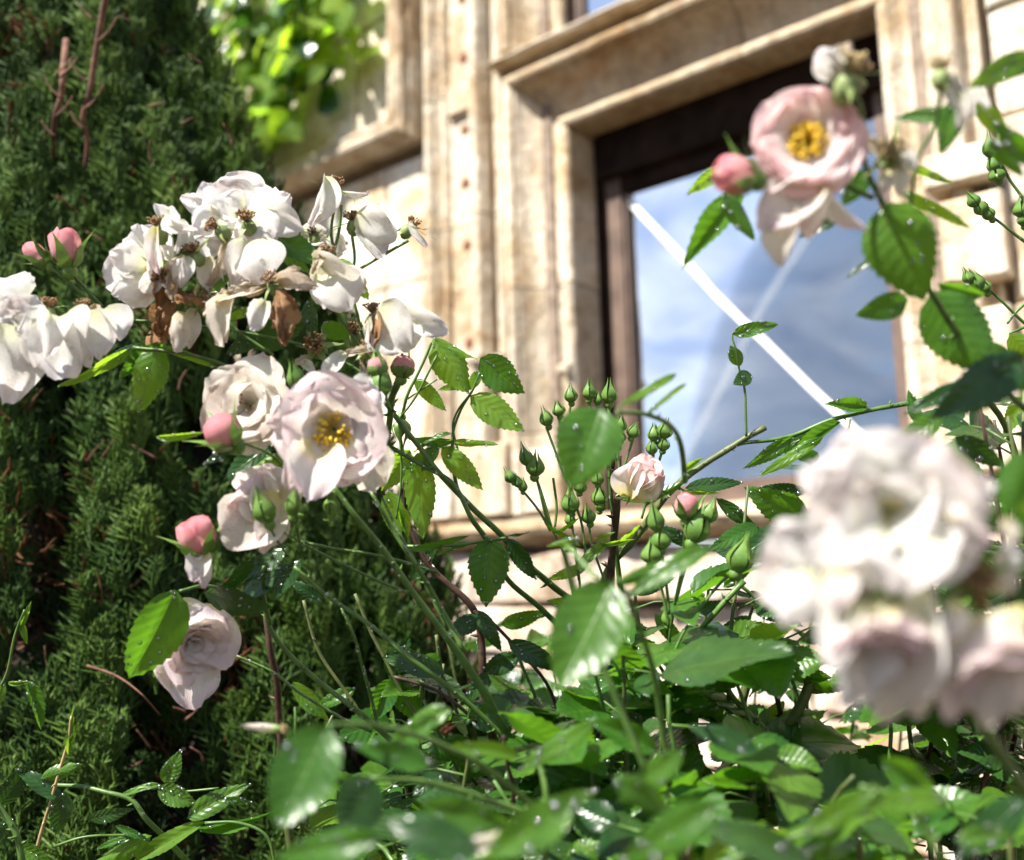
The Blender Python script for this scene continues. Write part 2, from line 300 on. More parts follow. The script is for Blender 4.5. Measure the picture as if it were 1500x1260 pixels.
# ---- the stone building: wall frame s (to the right along the wall), n (out of it), z
TH = rad(49.4)
WS = Vector((math.sin(TH), -math.cos(TH), 0)); WN = Vector((-math.cos(TH), -math.sin(TH), 0))
W0 = P(735, 640, 3.3); W0.z = 0
def pw(px, py, n=0.0):
    r = P(px, py, 1) - CC; t = ((W0 + WN * n - CC).dot(WN)) / r.dot(WN); X = CC + r * t; return (X - W0).dot(WS), X.z
WM = Matrix((WS, WN, Vector((0, 0, 1)))).transposed().to_4x4(); WM.translation = W0     # local (s, n, z)
bld = empty('stone_house', W0, label='old cream stone house wall with moulded window surround behind the roses', cat='house')
bld.matrix_basis = WM
def wob(p, a, sc_=9.0): return noise.noise(Vector(p) * sc_) * a
def block(s0, s1, z0, z1, n1, mat=M_ashlar, n0=-.18, jit=.006, name='stone_block', ch=.008):
    """one dressed stone with chamfered, slightly uneven front"""
    ns = max(2, int((s1 - s0) / .09)); nzz = max(1, int((z1 - z0) / .09))
    if ns > 4: ns = 4
    if nzz > 3: nzz = 3
    c = ((s0 + s1) / 2, (z0 + z1) / 2); tilt = random.uniform(-jit, jit)
    v = []; 
    S_ = [s0, *[s0 + ch + (s1 - s0 - 2 * ch) * i / ns for i in range(ns + 1)], s1]; Z_ = [z0, *[z0 + ch + (z1 - z0 - 2 * ch) * i / nzz for i in range(nzz + 1)], z1]
    for i, a in enumerate(S_):
        for j, b in enumerate(Z_):
            e = i in (0, len(S_) - 1) or j in (0, len(Z_) - 1)
            aa = a + (wob((a, 1, b), jit) if not e else wob((a * 2, 2, b * 2), jit * .5)); bb = b + wob((a, 7, b), jit * .7)
            v.append((aa - c[0], n1 - (ch if e else 0) + wob((a, 3, b), jit * 1.6) + tilt * ((a - c[0]) / (s1 - s0)), bb - c[1]))
    m_ = len(Z_); f = [(i * m_ + j, (i + 1) * m_ + j, (i + 1) * m_ + j + 1, i * m_ + j + 1) for i in range(len(S_) - 1) for j in range(m_ - 1)]
    k = len(v); v += [(s0 - c[0], n0, z0 - c[1]), (s1 - c[0], n0, z0 - c[1]), (s1 - c[0], n0, z1 - c[1]), (s0 - c[0], n0, z1 - c[1])]
    lo = [i * m_ for i in range(len(S_))]; hi = [i * m_ + m_ - 1 for i in range(len(S_))]; le = list(range(m_)); ri = [(len(S_) - 1) * m_ + j for j in range(m_)]
    f += [tuple(lo[::-1] + [k, k + 1]), tuple(hi + [k + 2, k + 3]), tuple(le + [k + 3, k]), tuple(ri[::-1] + [k + 1, k + 2])]
    o = link(name, mesh(name, v, f, mat, smooth=False), bld); o.location = (c[0], 0, c[1]); return o
G = .005
def ashlar(s0, s1, z0, z1, n1, hs, ws, mat, jit, gap=G, seed=1, n0=-.18):
    r = random.Random(seed); z = z0
    while z < z1 - .02:
        h = min(r.uniform(*hs), z1 - z); 
        if z1 - z - h < .05: h = z1 - z
        s = s0 - (r.uniform(0, ws[0]))
        while s < s1 - .02:
            w = r.uniform(*ws); a, b = max(s, s0), min(s + w, s1)
            if s1 - b < .07: b = s1
            if b - a > .03: block(a, b - gap, z, z + h - gap, n1 + r.uniform(-jit, jit), mat, jit=jit, n0=n0)
            s = b if b == s1 else s + w
        z += h
SL, SR, ZB, ZT = .27, 1.285, 1.60, 2.845
# backing of mortar behind all stones: frame pieces round the two windows
def slab(name, s0, s1, z0, z1, n0, n1, mat, parent=bld, M=None):
    v = [(s0, n0, z0), (s1, n0, z0), (s1, n1, z0), (s0, n1, z0), (s0, n0, z1), (s1, n0, z1), (s1, n1, z1), (s0, n1, z1)]
    f = [(0, 3, 2, 1), (4, 5, 6, 7), (0, 1, 5, 4), (1, 2, 6, 5), (2, 3, 7, 6), (3, 0, 4, 7)]
    return link(name, mesh(name, v, f, mat, smooth=False), parent)
slab('wall_core', -6, .20, 0, 6.5, -.6, -.05, M_mortar); slab('wall_core', 1.36, 4.5, 0, 6.5, -.6, -.05, M_mortar)
slab('wall_core', .20, 1.36, 0, 1.45, -.6, -.05, M_mortar); slab('wall_core', .20, 1.36, 4.6, 6.5, -.6, -.05, M_mortar)
slab('wall_core', .20, 1.36, 2.92, 3.06, -.6, -.21, M_mortar)
# coursed rubble under the sill and low down, ashlar left
ashlar(-4, -.345, 1.60, 2.93, .0, (.34, .5), (.5, .8), M_ashlar, .006, seed=5, n0=-.1)
ashlar(-4, 2.6, .75, 1.498, .02, (.10, .20), (.28, .7), M_rubble, .026, seed=12, gap=.016, n0=-.1)
ashlar(-4, 2.6, 0.0, .745, .03, (.14, .22), (.3, .5), M_rubble, .014, seed=19, gap=.012, n0=-.1)
ashlar(1.555, 3.2, 1.61, 4.4, .01, (.17, .27), (.22, .38), M_ashlar, .012, seed=4, gap=.009, n0=-.1)
# raised panel upper left with its moulded border
ashlar(-4, -.42, 3.06, 4.4, .05, (.4, .5), (.5, .7), M_ashlar, .005, seed=3, n0=-.1)
def sweep(name, prof, path, mat=M_mould, rough=.0025, parent=bld, seg=.05):
    """prof: closed list of (a, n); path: two functions of a giving (s,z) start and end"""
    p0, p1 = path; L0 = (Vector(p1(0)) - Vector(p0(0))).length; k = max(2, int(L0 / seg)); m_ = len(prof); v = []
    for i in range(k + 1):
        t = i / k
        for (a, nn) in prof:
            A = Vector(p0(a)); B = Vector(p1(a)); q = A.lerp(B, t); e = rough if nn > -.12 else 0
            v.append((q[0] + wob((q[0], nn * 3, q[1]), e, 14), nn + wob((q[0] + 5, nn * 3, q[1]), e * 1.6, 11), q[1] + wob((q[0], nn * 3 + 9, q[1]), e, 14)))
    f = [(i * m_ + j, (i + 1) * m_ + j, (i + 1) * m_ + (j + 1) % m_, i * m_ + (j + 1) % m_) for i in range(k) for j in range(m_)]
    f += [tuple(range(m_))[::-1], tuple(range(k * m_, (k + 1) * m_))]
    me = mesh(name, v, f, mat, smooth=False)
    return link(name, me, parent)
def arc(cx, cy, r, a0, a1, n=6): return [(cx + r * math.cos(rad(a0 + (a1 - a0) * i / n)), cy + r * math.sin(rad(a0 + (a1 - a0) * i / n))) for i in range(n + 1)]
# window surround profile: d = outward distance from the opening edge
PR = [(0, -.24), (0, -.075)] + arc(.016, -.055, .020, 230, 60, 6) + [(.040, -.055), (.052, -.066)] + arc(.045, .055, .122, -86, -18, 7) + [(.166, .018)] + arc(.186, .022, .020, 190, 10, 6) + [(.208, .005), (.215, -.02), (.230, -.025), (.238, .0), (.248, .0), (.248, -.24)]
PR = [(a, b) for a, b in PR]
def cuts(z0, z1, hs, r):
    z = z0; out = []
    while z < z1 - .12:
        h = r.uniform(*hs); e = z + h if z1 - z - h > .15 else z1
        out.append((z, e)); z = e
    return out
r_ = random.Random(3)
def surround(zb, zt, joints_l, joints_r):
    for js, sgn, base in ((joints_l, -1, SL), (joints_r, 1, SR)):
        zs = [zb] + js + [zt]
        for i in range(len(zs) - 1):
            last = i == len(zs) - 2
            sweep('jamb_stone', PR, ((lambda a, z=zs[i]: (base + sgn * a, z + .0015)), (lambda a, z=zs[i + 1], last=last: (base + sgn * a, z + (a if last else 0) - .003))))
    mid = (SL + SR) / 2 + .12
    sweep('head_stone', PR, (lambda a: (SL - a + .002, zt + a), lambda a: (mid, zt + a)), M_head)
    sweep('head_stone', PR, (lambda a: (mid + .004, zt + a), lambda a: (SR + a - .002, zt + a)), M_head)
surround(ZB, ZT, [1.86, 2.33], [1.95, 2.37])
surround(3.145, 4.35, [3.62], [3.7])
# sloped sill of the upper light sitting on the lower head
sweep('upper_sill', [(-.24, 3.10), (-.24, 3.17), (-.02, 3.14), (.045, 3.118), (.055, 3.108), (.050, 3.096)], ((lambda a: (0, 0)), (lambda a: (0, 0)))) if False else None
def hsweep(name, prof, s0, s1, mat=M_mould, rough=.003):
    """profile in (n, z) run along s"""
    k = max(2, int((s1 - s0) / .06)); m_ = len(prof); v = []
    for i in range(k + 1):
        s = s0 + (s1 - s0) * i / k
        for (nn, z) in prof:
            e = rough if nn > -.1 else 0
            v.append((s, nn + wob((s, nn, z), e * 1.6, 12), z + wob((s, nn + 4, z), e, 12)))
    f = [(i * m_ + j, (i + 1) * m_ + j, (i + 1) * m_ + (j + 1) % m_, i * m_ + (j + 1) % m_) for i in range(k) for j in range(m_)]
    f += [tuple(range(m_))[::-1], tuple(range(k * m_, (k + 1) * m_))]
    return link(name, mesh(name, v, f, mat, smooth=False), bld)
hsweep('upper_sill', [(-.24, 3.097), (-.24, 3.165), (.0, 3.132), (.048, 3.118), (.058, 3.108), (.050, 3.097)], SL - .246, .80)
hsweep('upper_sill', [(-.24, 3.097), (-.24, 3.165), (.0, 3.132), (.048, 3.118), (.058, 3.108), (.050, 3.097)], .804, SR + .246)
# lower sill
for a, b in ((-.36, .30), (.304, .95), (.954, 1.62)):
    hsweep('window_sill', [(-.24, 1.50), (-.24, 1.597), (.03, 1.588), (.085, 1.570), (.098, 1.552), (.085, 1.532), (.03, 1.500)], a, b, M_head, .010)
# outer vertical mouldings with the recessed band and its row of holes
PB = [(-.335, -.1), (-.335, .0)] + arc(-.309, .0, .018, 175, 5, 6) + [(-.282, -.012), (-.272, -.03), (-.262, -.018)] + arc(-.249, -.016, .011, 170, 10, 4) + [(-.236, -.016), (-.232, -.030), (-.092, -.030), (-.088, -.012)] + arc(-.066, .016, .026, 200, 0, 7) + [(-.034, .004), (-.030, -.030), (-.012, -.036), (-.008, -.008), (.016, -.006), (.0195, -.1)]
for z0, z1 in ((1.602, 1.80), (1.80, 2.13), (2.13, 2.62), (2.62, 3.10), (3.10, 3.55), (3.55, 4.1)):
    sweep('band_stone', PB, ((lambda a, z=z0: (a, z + .002)), (lambda a, z=z1: (a, z - .003))))
    sweep('band_stone', [(1.56 - a, n) for a, n in PB], ((lambda a, z=z0: (a, z + .002)), (lambda a, z=z1: (a, z - .003)))) if False else None
block(-.226, -.097, 3.02, 3.14, -.005, M_mould, n0=-.1); 
# plinths where the mouldings stop
block(-.345, -.20, 1.603, 1.80, .035, M_mould, n0=-.1); block(-.19, -.06, 1.603, 1.81, .03, M_mould, n0=-.1); block(-.05, .05, 1.603, 1.83, .05, M_mould, n0=-.1); block(.065, .245, 1.603, 1.80, .02, M_mould, n0=-.1)
block(-.10, -.035, 2.10, 2.135, .065, M_mould, n0=-.1); block(-.02, .03, 2.085, 2.12, .04, M_mould, n0=-.1); block(.22, .262, 2.03, 2.06, -.01, M_mould, n0=-.12)
for zz in (2.20, 2.545, 2.77, 2.985 - .02, 3.235, 3.46):
    b = MB(); b.blob((0, -.004, 0), (0, 1, 0), .021, .009, [(0, 1), (.5, 1), (.8, .75), (1, .3)], 12); o = link('hole_dome', b.mesh('hole_dome', M_hole), bld); o.location = (-.162, -.0295, zz)  # low dark-brown domes added in place of the round holes
# stops on the right jamb
block(1.40, 1.56, 2.28, 2.36, .075, M_mould, n0=-.1); block(1.42, 1.56, 2.05, 2.25, .055, M_mould, n0=-.1); block(1.38, 1.555, 1.61, 1.98, .06, M_mould, n0=-.1)
# raised panel border (bottom run + vertical run, mitred)
PP = [(0, -.1), (0, .055)] + arc(.020, .075, .022, 180, 60, 4) + arc(.052, .075, .026, 150, -20, 6) + [(.088, .05), (.088, -.1)]
EX = -.345
sweep('panel_moulding', PP, ((lambda a: (-4, 3.06 - a)), (lambda a: (EX - .088 + a - .002, 3.06 - a))), rough=.004)
sweep('panel_moulding', PP, ((lambda a: (EX - .088 + a, 3.06 - a + .002)), (lambda a: (EX - .088 + a, 4.4))), rough=.004)

# window: frame, panes, tape
def window(z0, z1, tape, dn=0.0, w=.060):
    fr = MB()
    def bar(s0, s1, za, zb, n0, n1, mi=0):
        n0 += dn; n1 += dn
        fr.add([(s0, n0, za), (s1, n0, za), (s1, n1, za), (s0, n1, za), (s0, n0, zb), (s1, n0, zb), (s1, n1, zb), (s0, n1, zb)], [(0, 3, 2, 1), (4, 5, 6, 7), (0, 1, 5, 4), (1, 2, 6, 5), (2, 3, 7, 6), (3, 0, 4, 7)], mi)
    # outer frame and the casement set 12 mm behind it
    bar(SL + .002, SL + .024, z0, z1, -.30, -.19, 1); bar(SR - .03, SR - .002, z0, z1, -.30, -.19, 1); bar(SL + .024, SR - .03, z1 - .15, z1, -.30, -.17, 1); bar(SL + .024, SR - .03, z0, z0 + .03, -.30, -.18)
    bar(SL + .030, SL + .030 + w, z0 + .032, z1 - .152, -.285, -.205); bar(SR - .036 - .05, SR - .036, z0 + .032, z1 - .152, -.285, -.205)
    bar(SL + .030 + w, SR - .086, z1 - .152 - .05, z1 - .1525, -.285, -.206, 1); bar(SL + .030 + w, SR - .086, z0 + .0325, z0 + .07, -.285, -.206)
    bar(SL + .030 + w, SL + .030 + w + .012, z0 + .07, z1 - .202, -.27, -.216)
    f = link('window', fr.mesh('window_frame', [M_wood, M_shadewood], False), bld)
    a, b, c, d = SL + .042 + w, SR - .086, z0 + .07, z1 - .202
    link('pane', mesh('pane', [(a, -.232 + dn, c), (b, -.232 + dn, c), (b, -.232 + dn, d), (a, -.232 + dn, d), (a, -.236 + dn, c), (b, -.236 + dn, c), (b, -.236 + dn, d), (a, -.236 + dn, d)], [(0, 1, 2, 3), (7, 6, 5, 4)], M_glass, smooth=False), f)
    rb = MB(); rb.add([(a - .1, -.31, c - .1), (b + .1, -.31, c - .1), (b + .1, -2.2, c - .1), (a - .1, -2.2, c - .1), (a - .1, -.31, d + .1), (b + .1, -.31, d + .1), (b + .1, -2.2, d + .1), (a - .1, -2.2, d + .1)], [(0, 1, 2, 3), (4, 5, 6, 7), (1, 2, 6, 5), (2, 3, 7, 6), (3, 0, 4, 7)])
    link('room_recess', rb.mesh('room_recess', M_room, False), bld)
    if tape:
        for nm, pts, wd_, mt, nn in (('tape_strip', [(912, 285), (960, 335), (1005, 383), (1045, 428), (1085, 468), (1120, 500), (1150, 530), (1185, 565), (1222, 600), (1262, 640), (1290, 668)], .020, M_tape, -.229),
                                     ('clear_tape_strip', [(1200, 318), (1150, 395), (1110, 460), (1060, 560), (1020, 635), (985, 705)], .030, M_clear, -.2305)):
            q = [Vector((pw(x, y, nn)[0], nn, pw(x, y, nn)[1])) for x, y in pts]; v = []
            for i, p in enumerate(q):
                t = (q[min(i + 1, len(q) - 1)] - q[max(i - 1, 0)]).normalized(); s = Vector((t.z, 0, -t.x)) * wd_ / 2
                v += [p + s, p - s]
            link(nm, mesh(nm, v, [(2 * i, 2 * i + 1, 2 * i + 3, 2 * i + 2) for i in range(len(q) - 1)], mt, smooth=False), f)
window(ZB, ZT, True); window(3.14, 4.35, False, .13, .012)

# ================================================================== PLANT PARTS
def leaf_mesh(seed, ratio=.62, fold=.18, droop=.22, teeth=11, wav=.03, pointy=1.0, mat=None, curl=0.0):
    r = random.Random(seed); rows = teeth * 2 + 1; us = (-1, -.66, -.33, 0, .33, .66, 1); v = []; uv = []; ph = r.uniform(0, 6)
    for i in range(rows + 1):
        t = i / rows
        hw = .5 * ratio * (math.sin(math.pi * min(1, (t ** .82)))) ** (.62 + .12 * pointy) * (1 - .25 * t * t * pointy) if 0 < t < 1 else 0
        if 0 < i < rows: hw = max(hw, .012)
        for u in us:
            e = abs(u) == 1
            x = u * hw * (1 + (.075 if i % 2 else -.01) * e); y = t + (-.018 if (e and i % 2 == 0) else .01 * e)
            z = fold * abs(u) * hw - droop * t * t * .8 + wav * math.sin(t * 9 + ph + u) * abs(u) * .7 + curl * (u * u) * hw * .8
            z += .006 * math.sin((t - abs(u) * .3) * 38) * (.3 + abs(u)) * ratio * .5
            v.append((x, y - .12 * droop * t, z)); uv.append((.5 + u / 2, t))
    k = len(us); f = [(i * k + j, i * k + j + 1, (i + 1) * k + j + 1, (i + 1) * k + j) for i in range(rows) for j in range(k - 1)]
    return mesh('leaf', v, f, mat, uv)
def leafset(mat, ratio=.62, n=5, seed=0, **k):
    r = random.Random(seed + 50); return [leaf_mesh(seed + i, ratio * r.uniform(.92, 1.08), r.uniform(.05, .5), r.uniform(-.05, .38), mat=mat, wav=r.uniform(.015, .05), curl=r.uniform(-.5, .3), **k) for i in range(n)]
LV = dict(m=leafset(M_leaf), y=leafset(M_leafb, seed=20), d=leafset(M_leafd, seed=40), r=leafset(M_leafd, .82, 3, 60, pointy=.5), s=leafset(M_leafb, .30, 3, 70), R=leafset(M_leaf, .86, 3, 90, pointy=.4),
          v=leafset(M_vineleaf, .95, 4, 80, pointy=1.3))
DROPS = {}     # thing name -> list of (point, normal, radius)
def frame_from(A, B, roll, width, toward=None, face=None):
    """matrix that maps a unit blade (x width, y length, z face) on to A->B, face towards the camera turned by roll about the blade"""
    y = (B - A); Ln = y.length; y = y / Ln
    tz = (CC - (A + B) / 2).normalized() if face is None else face
    z = (tz - y * tz.dot(y)); z = z.normalized() if z.length > 1e-4 else y.orthogonal().normalized()
    z = (Matrix.Rotation(roll, 3, y) @ z); x = y.cross(z)
    return Matrix(((x.x * width, y.x * Ln, z.x * Ln, A.x), (x.y * width, y.y * Ln, z.y * Ln, A.y), (x.z * width, y.z * Ln, z.z * Ln, A.z), (0, 0, 0, 1)))
def add_drops(owner, M, me, n, rr=(.0005, .0014), sgn=1):
    ps = me.polygons; l = DROPS.setdefault(owner, [])
    for _ in range(int(n * 1.5)):
        p = ps[random.randrange(len(ps))]; c = M @ p.center; nn = (M.to_3x3() @ p.normal); 
        if nn.length < 1e-9: continue
        nn.normalize()
        if nn.dot(CC - c) < 0: nn = -nn
        l.append((c, nn, random.uniform(rr[0], rr[1]) * random.choice((.35, .5, .7, 1, 1.35)) ))
def leaf(par, A, B, w=None, kind='m', roll=0.0, drops=6, face=None, name='leaf', fx=1.0):
    me = random.choice(LV[kind]); Ln = (B - A).length; w = Ln if w is None else w
    M = frame_from(A, B, roll, w, face=face); o = link(name, me, par, M)
    if drops: add_drops(par, M, me, drops)
    return o
def pleaf(par, a, b, w=1.0, d=.8, d2=None, kind='m', roll=0.0, drops=8):
    """leaf from pixel a to pixel b at depth d..d2; w widens it"""
    d2 = d if d2 is None else d2; A = P(a[0], a[1], d); B = P(b[0], b[1], d2); return leaf(par, A, B, (B - A).length * w, kind, rad(roll), drops)
def stem(par, pts, r, mat=None, name='stem', n=6, seg=8, thorns=0):
    q = smooth_pts(pts, n); k = len(q); b = MB(); r0, r1 = r if isinstance(r, tuple) else (r, r)
    rr = [(r0 + (r1 - r0) * i / (k - 1)) * (1 + .10 * noise.noise(q[i] * 60)) for i in range(k)]
    q = [p + Vector((noise.noise(p * 30), noise.noise(p * 30 + Vector((9, 0, 0))), noise.noise(p * 30 + Vector((0, 9, 0))))) * r0 * .8 for p in q] if name != 'limb' else q
    b.tube(q, rr, seg)
    for _ in range(thorns):
        i = random.randrange(1, k - 1); t = (q[i + 1] - q[i]).normalized(); a = t.orthogonal().normalized(); a = Matrix.Rotation(random.uniform(0, 6.28), 3, t) @ a
        b.tube([q[i], q[i] + a * rr[i] * 1.7 - t * .0008, q[i] + a * rr[i] * 2.9 - t * .0022], [rr[i] * .75, rr[i] * .4, rr[i] * .05], 5)
    o = link(name, b.mesh(name, mat or M_stem), par, Matrix.Identity(4))
    return o
jun_ref = [None]
def pstem(par, pts, r=.0016, mat=None, name='stem', thorns=0, drops=0, n=6, seg=8):
    """pts: (px, py, depth)"""
    rmx = max(r) if isinstance(r, tuple) else r
    if not thorns and rmx >= .0016 and par is not jun_ref[0]: thorns = 7
    q = [P(*p) for p in pts]; o = stem(par, q, r, mat, name, thorns=thorns, n=n, seg=seg)
    if drops:
        s = smooth_pts(q, 6); rm = max(r) if isinstance(r, tuple) else r
        for _ in range(drops):
            i = random.randrange(len(s) - 1); p = s[i].lerp(s[i + 1], random.random()); nn = ((CC - p).normalized() + Vector((random.uniform(-1, 1), 0, random.uniform(-1, 1))) * .8).normalized()
            DROPS.setdefault(par, []).append((p + nn * rm * .95, nn, random.uniform(.0006, .0014)))
    return o
def make_drops(par, name='raindrops'):
    l = DROPS.get(par, []); 
    if not l: return
    ico_v = []; nu, nv = 7, 4
    for j in range(nv + 1):
        for i in range(nu):
            a = math.pi * (j + .35) / (nv + .7); ico_v.append((math.sin(a) * math.cos(2 * math.pi * i / nu), math.sin(a) * math.sin(2 * math.pi * i / nu), math.cos(a)))
    ico_f = [(j * nu + i, (j + 1) * nu + i, (j + 1) * nu + (i + 1) % nu, j * nu + (i + 1) % nu) for j in range(nv) for i in range(nu)] + [tuple(range(nu)), tuple(range(nv * nu, nv * nu + nu))[::-1]]
    b = MB()
    for c, nn, r in l:
        a = nn.orthogonal().normalized(); e = nn.cross(a)
        b.add([c + nn * (r * .15) + a * (x * r) + e * (y * r) + nn * (z * r * .72) for x, y, z in ico_v], ico_f)
    link(name, b.mesh(name, M_drop), par, Matrix.Identity(4), kind='stuff')

# ---- petals and flowers
def petal_geo(r, Lp, W, t0, t1, az, cup=.35, ruff=.06, lift=0.0, base=0.0, nu=8, nv=9, notch=.06, tipcurl=0.0):
    """petal in the flower's frame (z = axis); t0/t1 degrees from the axis at base and tip"""
    v = []; uv = []; y = base; z = lift; s1, s2, s3 = r.uniform(0, 9), r.uniform(0, 9), r.uniform(.7, 1.3); rows = []
    for j in range(nv + 1):
        t = j / nv; th = rad(t0 + (t1 - t0) * t + tipcurl * max(0, t - .7) / .3)
        if j: y += math.sin(th) * Lp / nv; z += math.cos(th) * Lp / nv
        rows.append((y, z, th))
    ca, sa = math.cos(az), math.sin(az); skew = r.uniform(-.12, .12)
    for j, (y, z, th) in enumerate(rows):
        t = j / nv; hw = W * .5 * (math.sin(math.pi * (.055 + .885 * t ** .85))) ** .62
        for i in range(nu + 1):
            u = i / nu * 2 - 1; x = u * hw + skew * t * hw
            dn = notch * Lp * (u * u * -1.1 + (1 - abs(u)) * -.5 * (abs(u) < .35)) * t * t if t > .6 else 0
            c = cup * hw * u * u * (1 - .55 * t)
            rf = .010 * Lp * t * math.sin(u * 15 * s3 + s1) + ruff * Lp * t * t * (noise.noise((u * 1.6 * s3 + s1, t * 1.4, s2)) * 1.6 + .5 * abs(u) * math.sin(u * 7 * s3 + s2 + t * 3)) + ruff * .35 * Lp * t * noise.noise((u * 4 + s2, t * 4, s1))
            ny, nz = -math.cos(th), math.sin(th)       # inward normal in the y-z plane
            yy = y + ny * (c + rf) + math.sin(th) * dn; zz = z + nz * (c + rf) + math.cos(th) * dn
            X, Y = yy * ca - x * sa, yy * sa + x * ca
            v.append((X, Y, zz)); uv.append((i / nu, t))
    k = nu + 1; f = [(j * k + i, j * k + i + 1, (j + 1) * k + i + 1, (j + 1) * k + i) for j in range(nv) for i in range(nu)]
    return v, f, uv
def flower(par, px, py, d, wpx, face, mat, seed, layers=None, name='flower', stam=M_anther, nst=42, calyx=True, tilt_pet=None, label=None, stl=.17, drops=0, op=1.0, sep=1.0):
    r = random.Random(seed); R = wpx * d / FP / 2; z = camdir(*face); x = z.orthogonal().normalized(); x = Matrix.Rotation(r.uniform(0, 6.28), 3, z) @ x; y = z.cross(x)
    M = Matrix((x, y, z)).transposed().to_4x4(); M.translation = P(px, py, d) - z * R * .35
    b = MB()
    b.blob((0, 0, -R * .42), (0, 0, 1), R * .13, R * .42, [(0, .35), (.2, .8), (.5, 1), (.8, .9), (1, .6)], 10)
    if calyx:
        for i in range(5):
            a = i * 1.2566 + r.uniform(-.2, .2); t0 = r.uniform(95, 130); pts = []; q = Vector((0, 0, -R * .08)); wv = []
            for j in range(6):
                th = rad(t0 + j * 9); w = R * .13 * (1 - j / 5.2) * sep; ax = Vector((math.cos(a), math.sin(a), 0)); sd = Vector((-math.sin(a), math.cos(a), 0))
                wv += [q - sd * w, q + sd * w]; q = q + (ax * math.sin(th) + Vector((0, 0, math.cos(th)))) * R * .16
            b.add(wv, [(2 * j, 2 * j + 1, 2 * j + 3, 2 * j + 2) for j in range(5)])
    fo = link(name, b.mesh(name, M_bud), par, M, label=label)
    layers = layers or [(6, 1.06, .95, 62, 92, .30, .06), (5, .90, .85, 45, 78, .35, .07), (5, .66, .62, 30, 60, .4, .09), (3, .42, .40, 15, 40, .5, .12)]
    for li, (n, Lf, Wf, t0, t1, cup, ruff) in enumerate(layers):
        off = r.uniform(0, 6.28)
        for i in range(n):
            az = off + 2 * math.pi * i / n + r.uniform(-.18, .18)
            v, f, uv = petal_geo(r, R * Lf * r.uniform(.92, 1.06), R * 1.35 * Wf * r.uniform(.9, 1.12), (t0 + r.uniform(-8, 8)) * op, (t1 + r.uniform(-14, 14)) * op, az, cup, ruff, lift=li * R * .015 - i * R * .006, base=R * .03, tipcurl=r.uniform(0, 35))
            me = mesh('petal', v, f, mat, uv); o = link('petal', me, fo)
            if drops: add_drops(par, M, me, max(1, drops // 2), (.0004, .0010))
    if nst:
        s = MB()
        for i in range(nst):
            a = r.uniform(0, 6.28); q = r.uniform(.05, 1) ** .5; l = R * stl * r.uniform(1.0, 1.5); e = Vector((math.cos(a) * q * R * .33, math.sin(a) * q * R * .33, l * (1.15 - .5 * q) + R * .05)); st = Vector((math.cos(a) * R * .05, math.sin(a) * R * .05, 0))
            s.tube([st, (st + e) * .5 + Vector((0, 0, R * .02)), e], R * .007, 4, 0, False)
            s.blob(e - Vector((0, 0, R * .015)), (math.cos(a), math.sin(a), .4), R * .030, R * .062, [(0, .5), (.5, 1), (1, .5)], 5)
        link('stamens', s.mesh('stamens', stam), fo)
    return fo
PET = {}
def petal_unit(mat, seed, ratio, bend, cup, ruff):
    crum = {'withered_petal': .16, 'fading_petal': .075}.get(mat.name, .022)
    """single petal as a unit blade (x width, y length, z face)"""
    key = (mat.name, seed, ratio, bend, cup, ruff)
    if key in PET: return PET[key]
    r = random.Random(seed); v = []; uv = []; nu, nv = (13, 15) if crum > .05 else (11, 12); s1 = r.uniform(0, 9); s2 = r.uniform(0, 9)
    for j in range(nv + 1):
        t = j / nv; hw = .5 * ratio * (math.sin(math.pi * (.06 + .87 * t ** .9))) ** .6
        for i in range(nu + 1):
            u = i / nu * 2 - 1
            zz = -bend * (t - .5) ** 2 * 1.2 + cup * u * u * hw * (1.1 - .5 * t) + ruff * t * (noise.noise((u * 1.5 + s1, t * 2, s2)) + .5 * abs(u) * math.sin(6 * u + s2 + 4 * t))
            zz += crum * t ** .4 * (noise.noise((u * 2.6 + s1, t * 4.2, s2)) + .6 * noise.noise((u * 6 + s2, t * 8, s1))) + .010 * math.sin(u * 13 + s1 + 3 * t) * t
            hw *= 1 - crum * 1.5 * abs(noise.noise((t * 6 + s1, u, 0))) * 1.6
            v.append((u * hw + crum * .5 * noise.noise((t * 5, u * 3, s2)) + .07 * math.sin(t * 4 + s1) * hw, t - (.10 * u * u * t ** 3) + (.035 + crum * .7) * t * noise.noise((u * 3, s1, t * 3)), zz)); uv.append((i / nu, t))
    k = nu + 1; f = [(j * k + i, j * k + i + 1, (j + 1) * k + i + 1, (j + 1) * k + i) for j in range(nv) for i in range(nu)]
    PET[key] = mesh('petal', v, f, mat, uv); return PET[key]
def petal(fo, a, b, w, d, mat=None, d2=None, roll=0.0, bend=.3, cup=.5, ruff=.13, seed=None, drops=5):
    """loose petal of flower fo, from pixel a (attached end) to pixel b; w = width over length"""
    d2 = d if d2 is None else d2; A = P(a[0], a[1], d); B = P(b[0], b[1], d2); seed = int(a[0] * 7 + b[1]) % 97 if seed is None else seed
    jr_ = random.Random(int(a[0] * 13 + a[1] * 7 + b[0] * 3 + b[1])); roll += jr_.uniform(-30, 30); bend *= jr_.uniform(.4, 2.2); cup *= jr_.choice((.7, 1, 1.5, -.6)); ruff *= jr_.uniform(.8, 1.9)
    me = petal_unit(mat or M_white, seed, 1.0, bend, cup, ruff); M = frame_from(A, B, rad(roll), (B - A).length * w)
    o = link('petal', me, fo, M); add_drops(fo.parent, M, me, drops // 2, (.0004, .0010)); return o
